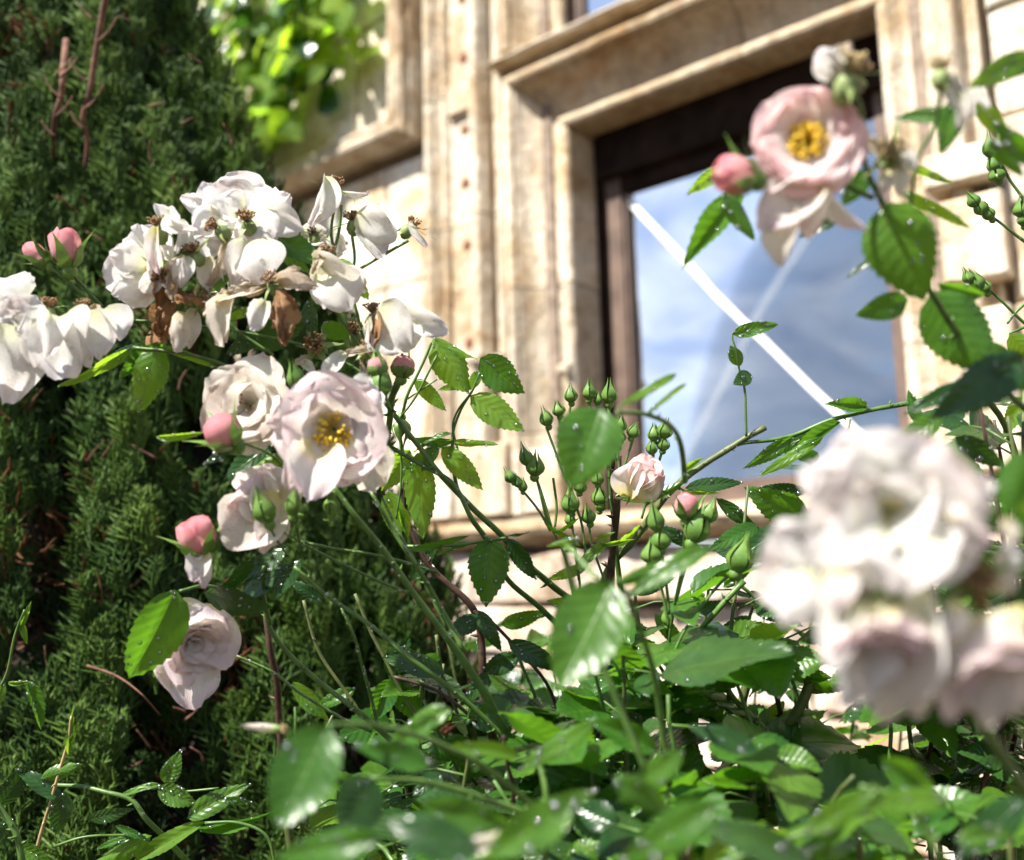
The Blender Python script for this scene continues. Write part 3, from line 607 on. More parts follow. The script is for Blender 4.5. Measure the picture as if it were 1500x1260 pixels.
def spent(par, px, py, d, r=.006, ax=(0, 1, .2), mat=M_antherb, name='spent_flower', sepals=4, label=None, length=2.4):
    """faded bloom: brown tuft on a green cup with sepals; petals are added to it"""
    z = camdir(*ax); x = z.orthogonal().normalized(); y = z.cross(x); M = Matrix((x, y, z)).transposed().to_4x4(); M.translation = P(px, py, d); rr = random.Random(int(px * 3 + py))
    b = MB(); b.blob((0, 0, -r * 1.7), (0, 0, 1), r * .85, r * 1.8, [(0, .3), (.2, .75), (.55, 1), (.85, .75), (1, .6)], 9)
    for i in range(sepals):
        a = i * 6.283 / sepals + rr.uniform(-.3, .3); t0 = rr.uniform(60, 150); q = Vector((0, 0, -r * .1)); wv = []
        for j in range(7):
            th = rad(t0 + j * rr.uniform(-2, 10)); w = r * .42 * (1 - j / 6.1); axv = Vector((math.cos(a), math.sin(a), 0)); sd = Vector((-math.sin(a), math.cos(a), 0))
            wv += [q - sd * w, q + sd * w]; q = q + (axv * math.sin(th) + Vector((0, 0, math.cos(th)))) * r * length / 6
        b.add(wv, [(2 * j, 2 * j + 1, 2 * j + 3, 2 * j + 2) for j in range(6)])
    fo = link(name, b.mesh(name, M_sepal), par, M, label=label)
    s = MB()
    for i in range(46):
        a = rr.uniform(0, 6.28); q = rr.uniform(0, 1) ** .5; e = Vector((math.cos(a) * q * r * .9, math.sin(a) * q * r * .9, r * rr.uniform(.5, 1.15))); m_ = e * .55 + Vector((rr.uniform(-1, 1), rr.uniform(-1, 1), 0)) * r * .25
        s.tube([e * .05, m_, e], r * .045, 4, 0, False); s.blob(e, (rr.uniform(-1, 1), rr.uniform(-1, 1), .6), r * .12, r * .25, [(0, .5), (.5, 1), (1, .5)], 5)
    link('stamens', s.mesh('stamens', mat), fo); return fo
def bud(par, px, py, d, L_, r, ax=(0, 1, 0), pink=0.0, name='flower_bud', open_=0.0, hip=True, drops=2):
    """closed bud: hip, pointed sepals, optional pink petals showing; (px,py) = middle of the bud, L_ length in m"""
    z = camdir(*ax); x = z.orthogonal().normalized(); rr = random.Random(int(px * 5 + py)); L_ *= rr.uniform(.86, 1.18); r *= rr.uniform(.84, 1.12); x = Matrix.Rotation(rr.uniform(0, 6), 3, z) @ x; y = z.cross(x); M = Matrix((x, y, z)).transposed().to_4x4(); M.translation = P(px, py, d) - z * L_ * .5
    b = MB()
    if hip: b.blob((0, 0, -L_ * .34), (0, 0, 1), r * .62, L_ * .42, [(0, .35), (.25, .85), (.55, 1), (.85, .8), (1, .62)], 9)
    b.blob((0, 0, 0), (0, 0, 1), r * (.8 if pink >= .5 else 1), L_ * (.35 if pink >= .5 else .80), [(0, .5), (.12, .82), (.35, 1), (.6, .72), (.82, .3), (1, .06)], 9)
    for i in range(5):
        a = i * 1.2566; fl = rr.uniform(.0, .5) + pink * .9; wv = []; K = 7
        for j in range(K + 1):
            t = j / K; prof = [.5, .9, 1.04, .92, .66, .36, .17, .10][j] if pink < .5 else [.5, .85, 1.05, 1.12, 1.15, 1.25, 1.4, 1.6][j]; w = r * ([.35, .60, .66, .54, .34, .16, .07, .015] if pink < .5 else [.35, .5, .48, .40, .28, .16, .07, .015])[j]
            rad_ = r * prof * 1.03 + fl * r * max(0, t - .45) * 1.6; q = Vector((math.cos(a) * rad_, math.sin(a) * rad_, L_ * (1.36 - .42 * min(1, pink)) * t)); sd = Vector((-math.sin(a), math.cos(a), 0))
            wv += [q - sd * w, q + Vector((math.cos(a), math.sin(a), 0)) * w * .22, q + sd * w]
        b.add(wv, [(3 * j + e, 3 * j + 1 + e, 3 * j + 4 + e, 3 * j + 3 + e) for j in range(K) for e in (0, 1)])
    fo = link(name, b.mesh(name, M_bud), par, M)
    if pink:
        mt_ = M_budpink if pink < 1.2 else M_blush; H = L_ * (.75 + .35 * min(1, pink)); PF = [(0, .42), (.15, .80), (.35, 1), (.6, .98), (.8, .80), (.93, .52), (1, .22)]
        c = MB(); c.blob((0, 0, L_ * .05), (0, 0, 1), r * .93, H * .93, PF, 12); link('petal_core', c.mesh('petal_core', mt_), fo)
        for i in range(5):
            v = []; uv = []; off = i * 2.4 + rr.uniform(-.2, .2); span = rr.uniform(1.2, 1.6); nu, nv = 8, 9; top = rr.uniform(.90, 1.04)
            for jj in range(nv + 1):
                t = jj / nv
                for ii in range(nu + 1):
                    u = ii / nu * 2 - 1; tt = t * top * (1 - .10 * u * u * t); q = np.interp(min(tt, 1), [a_ for a_, _ in PF], [b_ for _, b_ in PF])
                    R_ = r * (q * (.93 + .055 * i) + .07 * u ** 6 * t + .05 * t * t * abs(u) + open_ * .35 * t ** 3 + .05 * noise.noise((u * 2 + off, t * 3, 1.0))); ph = off + u * span * (1 - .25 * t)
                    v.append((R_ * math.cos(ph), R_ * math.sin(ph), L_ * .05 + H * tt)); uv.append((ii / nu, t))
            k_ = nu + 1; f = [(a_ * k_ + b_, a_ * k_ + b_ + 1, (a_ + 1) * k_ + b_ + 1, (a_ + 1) * k_ + b_) for a_ in range(nv) for b_ in range(nu)]
            link('petal', mesh('petal', v, f, mt_, uv), fo)
    if drops: add_drops(par, M, fo.data, drops, (.0003, .0007))
    return fo

# ================================================================== CONIFER
JB = P(60, 850, 1.42); JX, JY = JB.x, JB.y
jun = empty('juniper_tree', (JX, JY, 0), label='dark green conifer bush with upright feathery sprays and red-brown twigs', cat='conifer')
JYS = .62
def jr(z): return max(.03, .535 - .40 * (z - CAMZ)) * (1.0 if z > 1.0 else 1.0 + .15 * (1.0 - z))
def spray_arrays(seed, dead=False):
    r = random.Random(seed); V = []; F = []
    def twig(p0, p1, bend, r0, k=2, n=3):
        b = MB(); q = [p0.lerp(p1, i / k) + bend * (math.sin(math.pi * i / k / 1.0) if k > 1 else 0) for i in range(k + 1)]
        b.tube(q, [r0 * (1 - .75 * (i / k) ** 2) * (1 + .25 * ((i % 2) * 2 - 1) * (k > 3)) for i in range(k + 1)], n, cap=False); o = len(V); V.extend(b.v); F.extend([tuple(i + o for i in f) for f in b.f])
    main = [Vector((0, 0, 0)), Vector((r.uniform(-.1, .1), r.uniform(-.08, .08), 1))]
    twig(main[0], main[1], Vector((r.uniform(-.08, .08), r.uniform(-.05, .05), 0)), .030, 4)
    n = 7 if dead else 12
    for i in range(n):
        t = .08 + .84 * i / n; s = 1 if i % 2 else -1; l = (.52 * (1 - t) + .14) * r.uniform(.75, 1.2); a = rad(r.uniform(17, 32)) * s; a2 = r.uniform(-.5, .5)
        p0 = main[0].lerp(main[1], t); p1 = p0 + Vector((math.sin(a) * math.cos(a2), math.sin(a) * math.sin(a2) + r.uniform(-.1, .1), math.cos(a))) * l
        if not dead or r.random() < .6: twig(p0, p1, Vector((s * .05, 0, 0)) * l, .026, 3)
        if l > .2 and not dead:
            for q in range(3 if l > .35 else 2):
                tt = .3 + .25 * q; ss = 1 if q % 2 else -1; b_ = a + ss * rad(32); p2 = p0.lerp(p1, tt); twig(p2, p2 + Vector((math.sin(b_), r.uniform(-.25, .25), math.cos(b_))).normalized() * l * .42, Vector((0, 0, 0)), .024, 2)
    return np.array([tuple(v) for v in V], dtype=np.float64), F
def mat_jun():
    mm, n, out = newmat('conifer_foliage'); l = n.links.new
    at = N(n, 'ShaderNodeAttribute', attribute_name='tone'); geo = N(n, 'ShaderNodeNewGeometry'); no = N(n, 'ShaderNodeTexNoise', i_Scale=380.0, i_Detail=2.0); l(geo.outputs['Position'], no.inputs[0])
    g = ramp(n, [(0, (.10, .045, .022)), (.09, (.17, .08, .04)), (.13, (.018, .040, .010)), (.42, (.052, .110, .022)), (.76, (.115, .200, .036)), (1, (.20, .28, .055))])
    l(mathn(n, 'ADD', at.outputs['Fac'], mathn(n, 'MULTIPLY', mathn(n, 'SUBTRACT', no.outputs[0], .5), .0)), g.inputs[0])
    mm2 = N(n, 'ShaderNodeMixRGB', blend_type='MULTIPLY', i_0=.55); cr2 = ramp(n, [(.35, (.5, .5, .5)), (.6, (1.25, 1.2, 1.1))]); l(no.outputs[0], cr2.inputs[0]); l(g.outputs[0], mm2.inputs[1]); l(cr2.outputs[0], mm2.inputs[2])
    bs = N(n, 'ShaderNodeBsdfPrincipled', i_Roughness=.5); bs.inputs['Specular IOR Level'].default_value = .25; l(mm2.outputs[0], bs.inputs['Base Color'])
    tl = N(n, 'ShaderNodeBsdfTranslucent'); l(mm2.outputs[0], tl.inputs[0]); ms = N(n, 'ShaderNodeMixShader', i_0=.28); l(bs.outputs[0], ms.inputs[1]); l(tl.outputs[0], ms.inputs[2]); l(ms.outputs[0], out.inputs[0]); return mm
M_jun = mat_jun()
def patch(th, z): return noise.noise((th * 3.2 + 4, 1.7, z * 4.5 + 2))
def clump(th, z):     # vertical flames: -1..1
    return noise.noise((th * 5.2, 3.1, z * 2.6)) * .75 + noise.noise((th * 14, 8.1, z * 5.5)) * .55
def build_foliage():
    protos = [spray_arrays(i) for i in range(7)] + [spray_arrays(30 + i, True) for i in range(3)]
    VV = []; FF = []; TT = []; off = 0; r = random.Random(11); cnt = 0; tries = 0; pts_drop = []
    while cnt < 7600 and tries < 90000:
        tries += 1
        z = CAMZ - .55 + r.random() ** 1.15 * 1.75; th = rad(-90) + r.uniform(-1.35, 1.55); c = clump(th, z); deep = r.random() ** 1.6
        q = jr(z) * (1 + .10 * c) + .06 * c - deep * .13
        if c < -.16 and deep < .5: continue
        if c < -.42: continue
        p = Vector((JX + q * math.cos(th), JY + q * JYS * math.sin(th), z)); X, Y, D = proj(p)
        if X < -70 or X > 860 or Y < -60 or Y > 1330: continue
        if p.dot(WN) - W0.dot(WN) < .1: continue
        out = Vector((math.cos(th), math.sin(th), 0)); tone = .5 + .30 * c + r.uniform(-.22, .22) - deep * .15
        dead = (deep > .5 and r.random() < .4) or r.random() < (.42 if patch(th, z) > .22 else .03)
        pi = r.randrange(7, 10) if dead else r.randrange(7)
        PV, PF = protos[pi]; sc_ = r.choice((r.uniform(.026, .045), r.uniform(.04, .066), r.uniform(.055, .085))) * (1.1 if dead else 1) 
        up = (Vector((0, 0, 1)) + out * r.uniform(.0, .45) + Vector((r.uniform(-.15, .15), r.uniform(-.15, .15), 0))).normalized()
        if dead: up = (up + Vector((r.uniform(-1, 1), r.uniform(-1, 0), r.uniform(-.8, .3)))).normalized()
        x = up.cross(out + Vector((r.uniform(-.6, .6), r.uniform(-.6, .6), 0))).normalized(); y = up.cross(x)
        Mx = np.array([[x.x, y.x, up.x], [x.y, y.y, up.y], [x.z, y.z, up.z]]) * sc_
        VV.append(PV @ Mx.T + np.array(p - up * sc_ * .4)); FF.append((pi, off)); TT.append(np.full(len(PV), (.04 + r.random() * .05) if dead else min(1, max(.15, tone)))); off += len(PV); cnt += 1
        if r.random() < .05 and not dead: pts_drop.append((p + up * sc_ * .55, (CC - p).normalized(), r.uniform(.0006, .0012)))
    V = np.concatenate(VV); fidx = [np.array(f) for _, f in protos]
    faces = np.concatenate([fidx[pi] + o for pi, o in FF])
    me = bpy.data.meshes.new('foliage'); me.vertices.add(len(V)); me.vertices.foreach_set('co', V.ravel().astype(np.float32)); nf = len(faces)
    me.loops.add(nf * 4); me.loops.foreach_set('vertex_index', faces.ravel().astype(np.int32)); me.polygons.add(nf); me.polygons.foreach_set('loop_start', np.arange(0, nf * 4, 4, dtype=np.int32)); me.polygons.foreach_set('loop_total', np.full(nf, 4, dtype=np.int32))
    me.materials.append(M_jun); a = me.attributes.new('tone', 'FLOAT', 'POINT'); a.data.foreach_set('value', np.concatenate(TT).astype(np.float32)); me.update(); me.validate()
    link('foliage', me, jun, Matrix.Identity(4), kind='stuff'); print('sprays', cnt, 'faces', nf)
    DROPS[jun] = pts_drop
build_foliage()
b = MB(); b.tube([(JX, JY, 0), (JX + .01, JY, 1.0), (JX - .01, JY + .02, 2.2), (JX, JY, 3.2)], [.11, .09, .05, .015], 12); link('trunk', b.mesh('trunk', M_bark), jun, Matrix.Identity(4))
# solid core, shade of the hollows put into its near-black colour; hides the wall
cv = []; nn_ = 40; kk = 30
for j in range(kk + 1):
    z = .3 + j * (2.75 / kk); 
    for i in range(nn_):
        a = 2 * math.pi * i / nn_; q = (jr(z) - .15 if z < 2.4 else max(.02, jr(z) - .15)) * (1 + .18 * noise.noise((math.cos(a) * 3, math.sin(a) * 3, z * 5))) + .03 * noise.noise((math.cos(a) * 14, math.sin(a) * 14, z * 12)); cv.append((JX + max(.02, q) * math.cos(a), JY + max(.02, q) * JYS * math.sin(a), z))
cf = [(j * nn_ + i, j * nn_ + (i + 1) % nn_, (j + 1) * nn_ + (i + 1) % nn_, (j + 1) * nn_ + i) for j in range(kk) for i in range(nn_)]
M_inner = mat_simple('shade_dark_core', (.006, .007, .004), (.028, .018, .010), 55, .95, 1.0, dist=.01)
link('foliage_core', mesh('foliage_core', cv, cf, M_inner, smooth=False), jun, Matrix.Identity(4), kind='stuff')
def limb(pts, r0, r1): return stem(jun, [P(*p) for p in pts], (r0, r1), M_bark, 'limb', n=8)
limb([(160, -30, 1.27), (143, 60, 1.278), (132, 130, 1.280), (121, 175, 1.284), (128, 215, 1.30), (112, 330, 1.32)], .0042, .0026)
limb([(97, 60, 1.31), (92, 110, 1.262), (90, 140, 1.260), (80, 175, 1.264), (78, 235, 1.31)], .0046, .003)
0 and limb([(150, 690, 1.13), (156, 780, 1.09), (158, 830, 1.10), (150, 900, 1.18)], .0026, .0014)
0 and limb([(212, 590, 1.18), (208, 650, 1.12), (198, 700, 1.18)], .0030, .002)
limb([(128, 975, .99), (170, 990, .96), (205, 1015, .95), (235, 1048, .96)], .0013, .0007)
for px, py, dd, ln, sd in ((143, 60, 1.245, .03, 1), (128, 120, 1.24, .028, -1), (123, 160, 1.245, .03, 1), (124, 190, 1.26, .022, -1), (92, 110, 1.222, .022, 1), (90, 145, 1.22, .026, -1), (82, 170, 1.222, .024, 1), (80, 200, 1.25, .02, -1), (138, 30, 1.25, .03, -1)):
    A = P(px, py, dd); B = A + CR * sd * ln * .8 + CU * ln; stem(jun, [A, A.lerp(B, .5) + CR * sd * ln * .12, B], (.0016, .0006), M_bark, 'twig', n=4, seg=5)
for i in range(46):      # small dead twig tufts caught in the foliage
    r = random.Random(900 + i); px, py = r.uniform(0, 420), r.uniform(30, 1230)
    if px > 280 + py * .3: continue
    z = P(px, py, 1.2).z; dd = 1.42 - jr(z) * JYS * .90; dr = rad(r.uniform(-80, 80)); l = r.uniform(.012, .035)
    A = P(px, py, dd); B = A + CR * math.sin(dr) * l + CU * math.cos(dr) * l - CF * r.uniform(0, .01)
    stem(jun, [A, A.lerp(B, .5) + CR * r.uniform(-.004, .004), B], (.0016, .0005), M_bark, 'dead_twig', n=3, seg=5)
make_drops(jun)

# ================================================================== VINE ON THE WALL
vine = empty('wall_vine', W0 - WS * 1.0, label='bright green leafy vine hanging on the stone wall beside the conifer top', cat='vine')
r = random.Random(5)
def wallp(s, n, z): return W0 + WS * s + WN * n + Vector((0, 0, z))
for i in range(7):
    s0 = r.uniform(-1.7, -.9); pts = [wallp(s0, .10, 4.2), wallp(s0 + r.uniform(-.1, .1), .14, 3.8), wallp(s0 + r.uniform(-.15, .2), .16, 3.4), wallp(s0 + r.uniform(-.2, .3), .17, 3.05)]
    stem(vine, pts, (.006, .002), M_stemd, 'stem')
k = 0
while k < 299:
    px = r.uniform(240, 515); py = r.uniform(-70, 330); lim = 235 if px < 400 else 235 - (px - 400) * 1.25
    if px > 500 and r.random() < .6: continue
    if py > lim * r.uniform(.75, 1.05): continue
    s, z = pw(px, py, .15); nn = r.uniform(.07, .26); A = wallp(s, nn, z); l = r.uniform(.09, .155)
    dr = Vector((r.uniform(-1, 1), 0, -r.uniform(.1, 1.0))); B = A + (WS * dr.x + Vector((0, 0, dr.z)) + WN * r.uniform(-.1, .5)).normalized() * l
    leaf(vine, A, B, l * r.uniform(.8, 1.1), r.choice('vvvyr'), rad(r.uniform(-35, 35)), 0, face=(WN + Vector((0, 0, r.uniform(.2, 1.4)))).normalized()); k += 1
for (a, b_) in (((372, 170), (352, 225)), ((415, 165), (440, 205)), ((345, 190), (372, 232)), ((430, 168), (395, 205))):
    A = P(*a, 3.9); B = P(*b_, 3.85); leaf(vine, A, B, (B - A).length * 1.0, 'v', 0, 0)

# ================================================================== MAIN ROSE BUSH (in focus, left and centre)
rb = empty('rose_bush', (.12, .95, 0), label='climbing rose with fading white and blush blooms in front of the conifer', cat='rose bush')
# canes down to the ground
def ground_cane(par, px, py, d, gx, gy, r0=.005, mat=M_stemd):
    A = P(px, py, d); stem(par, [A, A.lerp(Vector((gx, gy, .5)), .5) + Vector((0, .02, .05)), Vector((gx, gy, 0.0))], (r0 * .7, r0), mat, 'cane', n=6)
pstem(rb, [(572, 598, .78), (610, 648, .78), (640, 690, .78), (690, 742, .79), (735, 785, .80), (785, 838, .82), (840, 880, .84), (900, 915, .86), (960, 990, .88), (1000, 1120, .9)], (.0019, .0031), M_stem, drops=14)
pstem(rb, [(573, 655, .78), (620, 683, .78), (662, 708, .78), (692, 760, .78), (714, 792, .79), (745, 850, .81), (800, 900, .83), (850, 960, .85), (880, 1080, .88), (890, 1190, .9)], (.0016, .0026), M_stem, drops=12)
pstem(rb, [(490, 712, .66), (520, 755, .66), (552, 795, .67), (600, 862, .68), (648, 925, .69), (692, 985, .70), (735, 1060, .71), (770, 1130, .72), (792, 1190, .73), (800, 1300, .76)], (.0016, .0036), M_stem, drops=14, thorns=6)
pstem(rb, [(543, 722, .70), (575, 775, .70), (610, 830, .70), (640, 880, .71), (680, 955, .705)], (.0012, .0018), M_stem, drops=8)
pstem(rb, [(560, 730, .72), (590, 790, .71), (622, 850, .71), (655, 925, .71)], (.0009, .0015), M_stem, drops=8)
pstem(rb, [(428, 790, .72), (480, 802, .72), (560, 815, .73), (640, 838, .74)], (.0010, .0012), M_stem, drops=6)
pstem(rb, [(386, 880, .74), (398, 925, .74), (430, 965, .745), (475, 1005, .75), (520, 1040, .75), (565, 1078, .76), (640, 1150, .78), (700, 1260, .8)], (.0016, .0025), M_stem, drops=10)
pstem(rb, [(345, 960, .76), (400, 985, .76), (440, 1015, .76), (500, 1052, .765), (545, 1072, .765)], (.0009, .0013), M_stem, drops=10)
pstem(rb, [(385, 830, .70), (388, 880, .73), (396, 915, .74)], (.0012, .0018), M_stem)
pstem(rb, [(430, 830, .70), (470, 865, .70), (505, 890, .70), (560, 930, .70), (620, 978, .70), (690, 1035, .71), (760, 1100, .72)], (.0012, .0021), M_stem, drops=8)
pstem(rb, [(500, 890, .74), (518, 930, .74), (535, 990, .75), (552, 1060, .76)], (.0009, .0014), M_stem, drops=12, thorns=3)
pstem(rb, [(420, 780, .68), (450, 800, .69), (520, 835, .70), (600, 870, .71)], (.0009, .0011), M_stem, drops=4)
pstem(rb, [(592, 685, .83), (594, 745, .84), (600, 772, .84), (635, 835, .84), (690, 888, .84), (704, 930, .85), (708, 1000, .85), (722, 1080, .86), (745, 1160, .88)], (.0016, .0042), M_stembr, drops=12, thorns=10)
pstem(rb, [(905, 668, .80), (903, 720, .80), (898, 800, .81), (890, 900, .82), (880, 1000, .84), (872, 1120, .86), (870, 1270, .88)], (.0025, .0044), M_stembr, thorns=7, drops=4)
pstem(rb, [(893, 570, .80), (889, 640, .80), (893, 700, .80), (898, 760, .81), (905, 830, .82), (912, 900, .83), (915, 1000, .84), (918, 1120, .86)], (.0011, .0028), M_stem, drops=8)
pstem(rb, [(388, 900, .86), (398, 960, .86), (408, 1040, .87), (412, 1130, .88)], (.0026, .0034), M_stembr)
for a in ((1000, 1120, .9, .25, .95), (890, 1190, .9, .15, .9), (800, 1300, .76, .1, .8), (700, 1260, .8, 0, .85), (745, 1160, .88, .05, .95), (870, 1270, .88, .1, 1.0), (918, 1120, .86, .15, .95), (412, 1130, .88, -.15, .95)):
    ground_cane(rb, *a)
# -- two open blush roses, the nodding side-on one and their buds
f = flower(rb, 358, 592, .665, 150, (-.10, .10, 1), M_cream, 31, stam=M_antherb, nst=26, drops=3, name='rose', label='open cream rose with brown stamens',
           layers=[(5, 1.05, 1.0, 60, 86, .25, .08), (5, .88, .9, 42, 70, .3, .09), (4, .6, .7, 30, 55, .4, .1)])
f = flower(rb, 485, 632, .62, 178, (.02, -.10, 1), M_blush, 4, nst=90, drops=4, name='rose', label='open pale blush rose with yellow stamens', stl=.22,
           layers=[(6, 1.03, .98, 60, 88, .25, .09), (5, .95, .9, 52, 76, .3, .09), (5, .74, .75, 50, 72, .3, .1), (2, .42, .5, 38, 62, .4, .16)])
petal(f, (515, 645), (556, 722), .85, .64, M_cream, .655, 12, .25); petal(f, (470, 650), (452, 730), .9, .625, M_blush, .60, -10, .3); petal(f, (470, 640), (420, 715), .8, .63, M_blush, .62, 10)
petal(f, (520, 590), (558, 560), 1.0, .64, M_white, .66, 30)
f = flower(rb, 378, 742, .66, 128, (-.75, .55, .10), M_blush, 12, nst=20, name='rose', label='pale rose seen from the side', drops=4,
           layers=[(5, 1.15, 1.05, 20, 48, .45, .08), (5, 1.05, .95, 14, 36, .45, .08), (4, .85, .8, 5, 28, .5, .1)])
petal(f, (400, 725), (330, 800), 1.05, .655, M_cream, .64, 6, .35, .35, .05); petal(f, (405, 740), (352, 690), 1.0, .665, M_cream, .655, 0, .3); petal(f, (410, 720), (395, 812), .8, .65, M_blush, .645, -15, .3)
petal(f, (408, 735), (392, 678), .9, .665, M_blush, .66, 10, .3); petal(f, (415, 750), (425, 690), .8, .675, M_blush, .67, -10)
petal(f, (430, 720), (452, 695), 1.2, .67, M_blush, .66)
f = bud(rb, 290, 790, .66, .020, .011, (-.3, .95, .2), 1.0, open_=.9, name='rose'); petal(f, (300, 805), (280, 852), .8, .655, M_blush, .65, 10); petal(f, (300, 800), (270, 812), 1.3, .66, M_blush, .655, 20); petal(f, (290, 800), (268, 775), 1.1, .665, M_pink); petal(f, (300, 795), (290, 760), 1.0, .66, M_pink)
petal(f, (298, 812), (298, 862), .55, .655, M_blush, .65, -10)
bud(rb, 326, 634, .64, .018, .0095, (-.5, .6, .4), .8); pstem(rb, [(335, 643, .64), (362, 652, .65), (398, 668, .66), (430, 700, .68)], .0009)
bud(rb, 386, 745, .635, .017, .0062, (-.3, .95, .2)); pstem(rb, [(390, 760, .637), (402, 785, .64), (420, 812, .66)], .0008)
bud(rb, 430, 737, .64, .014, .0050, (.1, 1, 0)); pstem(rb, [(430, 750, .645), (434, 770, .65), (440, 800, .67)], .0008)
bud(rb, 433, 552, .66, .014, .0056, (-.2, 1, .2)); bud(rb, 553, 535, .68, .016, .0055, (-.1, 1, 0), .2); bud(rb, 558, 560, .68, .018, .0062, (.05, 1, 0))
bud(rb, 486, 745, .645, .012, .0042, (-.05, -1, .1)); pstem(rb, [(476, 700, .64), (484, 730, .643), (486, 770, .65)], (.0022, .0018))
bud(rb, 590, 535, .72, .020, .0078, (.12, 1, 0), .3); bud(rb, 588, 632, .79, .016, .0060, (0, -1, .1)); pstem(rb, [(580, 560, .72), (572, 600, .75), (567, 640, .77), (574, 655, .78)], (.0028, .0020))
pstem(rb, [(588, 640, .79), (588, 700, .79), (580, 760, .79)], .0008); pstem(rb, [(588, 615, .79), (597, 580, .78), (612, 548, .78), (625, 520, .78), (632, 502, .78)], (.0014, .0009))
for a, b_ in (((597, 585), (640, 556)), ((600, 555), (575, 548))): pstem(rb, [(*a, .78), (*b_, .78)], .0006)
# nodding bloom half behind a leaf
f = flower(rb, 284, 942, .70, 132, (.62, -.30, .72), M_blush, 77, nst=0, name='rose', label='nodding blush rose half hidden by a leaf', drops=2,
           layers=[(5, 1.1, 1.0, 38, 62, .4, .08), (5, .95, .9, 25, 50, .45, .09), (5, .75, .75, 12, 36, .5, .1), (3, .5, .5, 5, 22, .5, .12)])
petal(f, (265, 925), (288, 1040), .85, .70, M_blush, .695, 12, .25); petal(f, (262, 915), (246, 1010), .85, .70, M_cream, .695, -8, .25); petal(f, (288, 890), (332, 980), .85, .71, M_blush, .705, -25); petal(f, (262, 880), (310, 925), .7, .70, M_blush, .70, 20)
petal(f, (255, 900), (240, 980), .6, .705, M_cream, .70, 0)
pleaf(rb, (256, 866), (196, 1010), .62, .675, .665, 'R', -18, 16); pleaf(rb, (300, 868), (395, 905), .9, .70, .70, 'd', 50)
pstem(rb, [(262, 866, .68), (300, 858, .69), (350, 870, .71), (386, 888, .74)], (.0010, .0014))
# -- fading white cluster, from the left edge to the middle
CL = .70
def sp(px, py, d=CL, r_=.0065, ax=(0, 1, .3), **k): return spent(rb, px, py, d, r_, ax, **k)
f = flower(rb, 12, 480, .66, 120, (.25, .25, 1), M_white, 41, nst=12, name='rose', drops=4, stam=M_antherb); petal(f, (15, 470), (20, 590), .75, .655, M_white, .65, 0); petal(f, (-10, 460), (-20, 570), .8, .66, M_white)
petal(f, (28, 440), (-5, 400), 1.2, .67, M_white, .68, 0)
f = sp(72, 452, .67, .006, (.2, 1, .2)); W = M_white
petal(f, (75, 458), (28, 495), .75, .66, W, .652, 10, .5, .6); petal(f, (85, 462), (85, 558), .80, .655, W, .645, 0, .35, .4); petal(f, (90, 455), (118, 500), .9, .66, W, .65, -20, .4); petal(f, (70, 460), (52, 545), .7, .66, W, .655, 12); petal(f, (82, 455), (70, 510), .75, .65, W, .635, 0, .6, .8); petal(f, (95, 465), (112, 540), .7, .665, W, .66, -25)
f = sp(120, 455, .68, .006, (.1, 1, .2)); petal(f, (125, 458), (95, 470), 1.0, .68, M_fade)
petal(f, (135, 452), (145, 525), .7, .67, W, .66, 10); petal(f, (150, 450), (178, 495), .8, .675, W, .665, -15); petal(f, (140, 445), (120, 520), .55, .68, M_fade); petal(f, (130, 460), (128, 540), .5, .68, W)
f = flower(rb, 205, 390, .70, 125, (-.25, .15, .9), W, 52, nst=20, name='rose', drops=5, layers=[(5, 1.05, 1.0, 55, 85, .3, .07), (4, .85, .9, 40, 66, .35, .09)])
petal(f, (215, 385), (160, 372), 1.1, .69, W, .68, 0, .3, .5); petal(f, (222, 370), (210, 325), 1.0, .69, W, .70, 20); petal(f, (225, 355), (222, 410), .35, .685, M_blush, .68, 30); petal(f, (215, 400), (165, 432), .8, .69, W, .68)
f = sp(233, 335, .69, .0065, (-.1, 1, .3)); petal(f, (242, 325), (250, 300), 1.2, .69, W, .70, 0); petal(f, (235, 312), (273, 340), .55, .68, W, .675, 25, .7, .5); petal(f, (268, 320), (262, 372), .35, .685, W); petal(f, (228, 330), (228, 400), .35, .68, M_blush, .675)
f = sp(240, 400, .69, .008, (0, -.6, .8)); petal(f, (240, 400), (228, 455), .9, .69, M_brown, .685, 0, .5, .8, .3); petal(f, (245, 410), (268, 375), .6, .69, M_fade); petal(f, (240, 430), (225, 492), .5, .685, M_brown, .68, 20, .6, .9, .3); petal(f, (262, 420), (268, 378), .55, .68, W, .675); petal(f, (235, 395), (205, 430), .7, .685, W); petal(f, (250, 395), (250, 440), .6, .68, M_fade); petal(f, (205, 400), (175, 440), .8, .69, W); petal(f, (222, 445), (228, 490), .6, .68, M_brown, None, 40)
petal(f, (240, 430), (240, 500), .3, .69, M_brown, .685, -20, .5, .9, .3); petal(f, (250, 440), (275, 445), .6, .68, M_brown, .675)
f = flower(rb, 350, 305, .71, 150, (.1, .45, .85), W, 63, nst=0, name='rose', drops=6, layers=[(6, 1.0, 1.0, 60, 92, .3, .08), (5, .85, .9, 45, 75, .35, .09), (4, .6, .7, 30, 55, .4, .1)])
petal(f, (318, 305), (322, 265), 1.5, .72, W, .72, 0, .3, .5); petal(f, (315, 310), (262, 285), .6, .71, W, .705, 10); petal(f, (325, 310), (282, 340), .9, .705, W, .69, 0); petal(f, (395, 310), (425, 285), 1.0, .71, W, .71, 0); petal(f, (385, 320), (440, 335), .9, .705, W, .70); petal(f, (370, 300), (385, 370), .9, .70, M_blush, .69, 0, .3, .3); petal(f, (360, 300), (330, 290), 1.2, .70, W, .69)
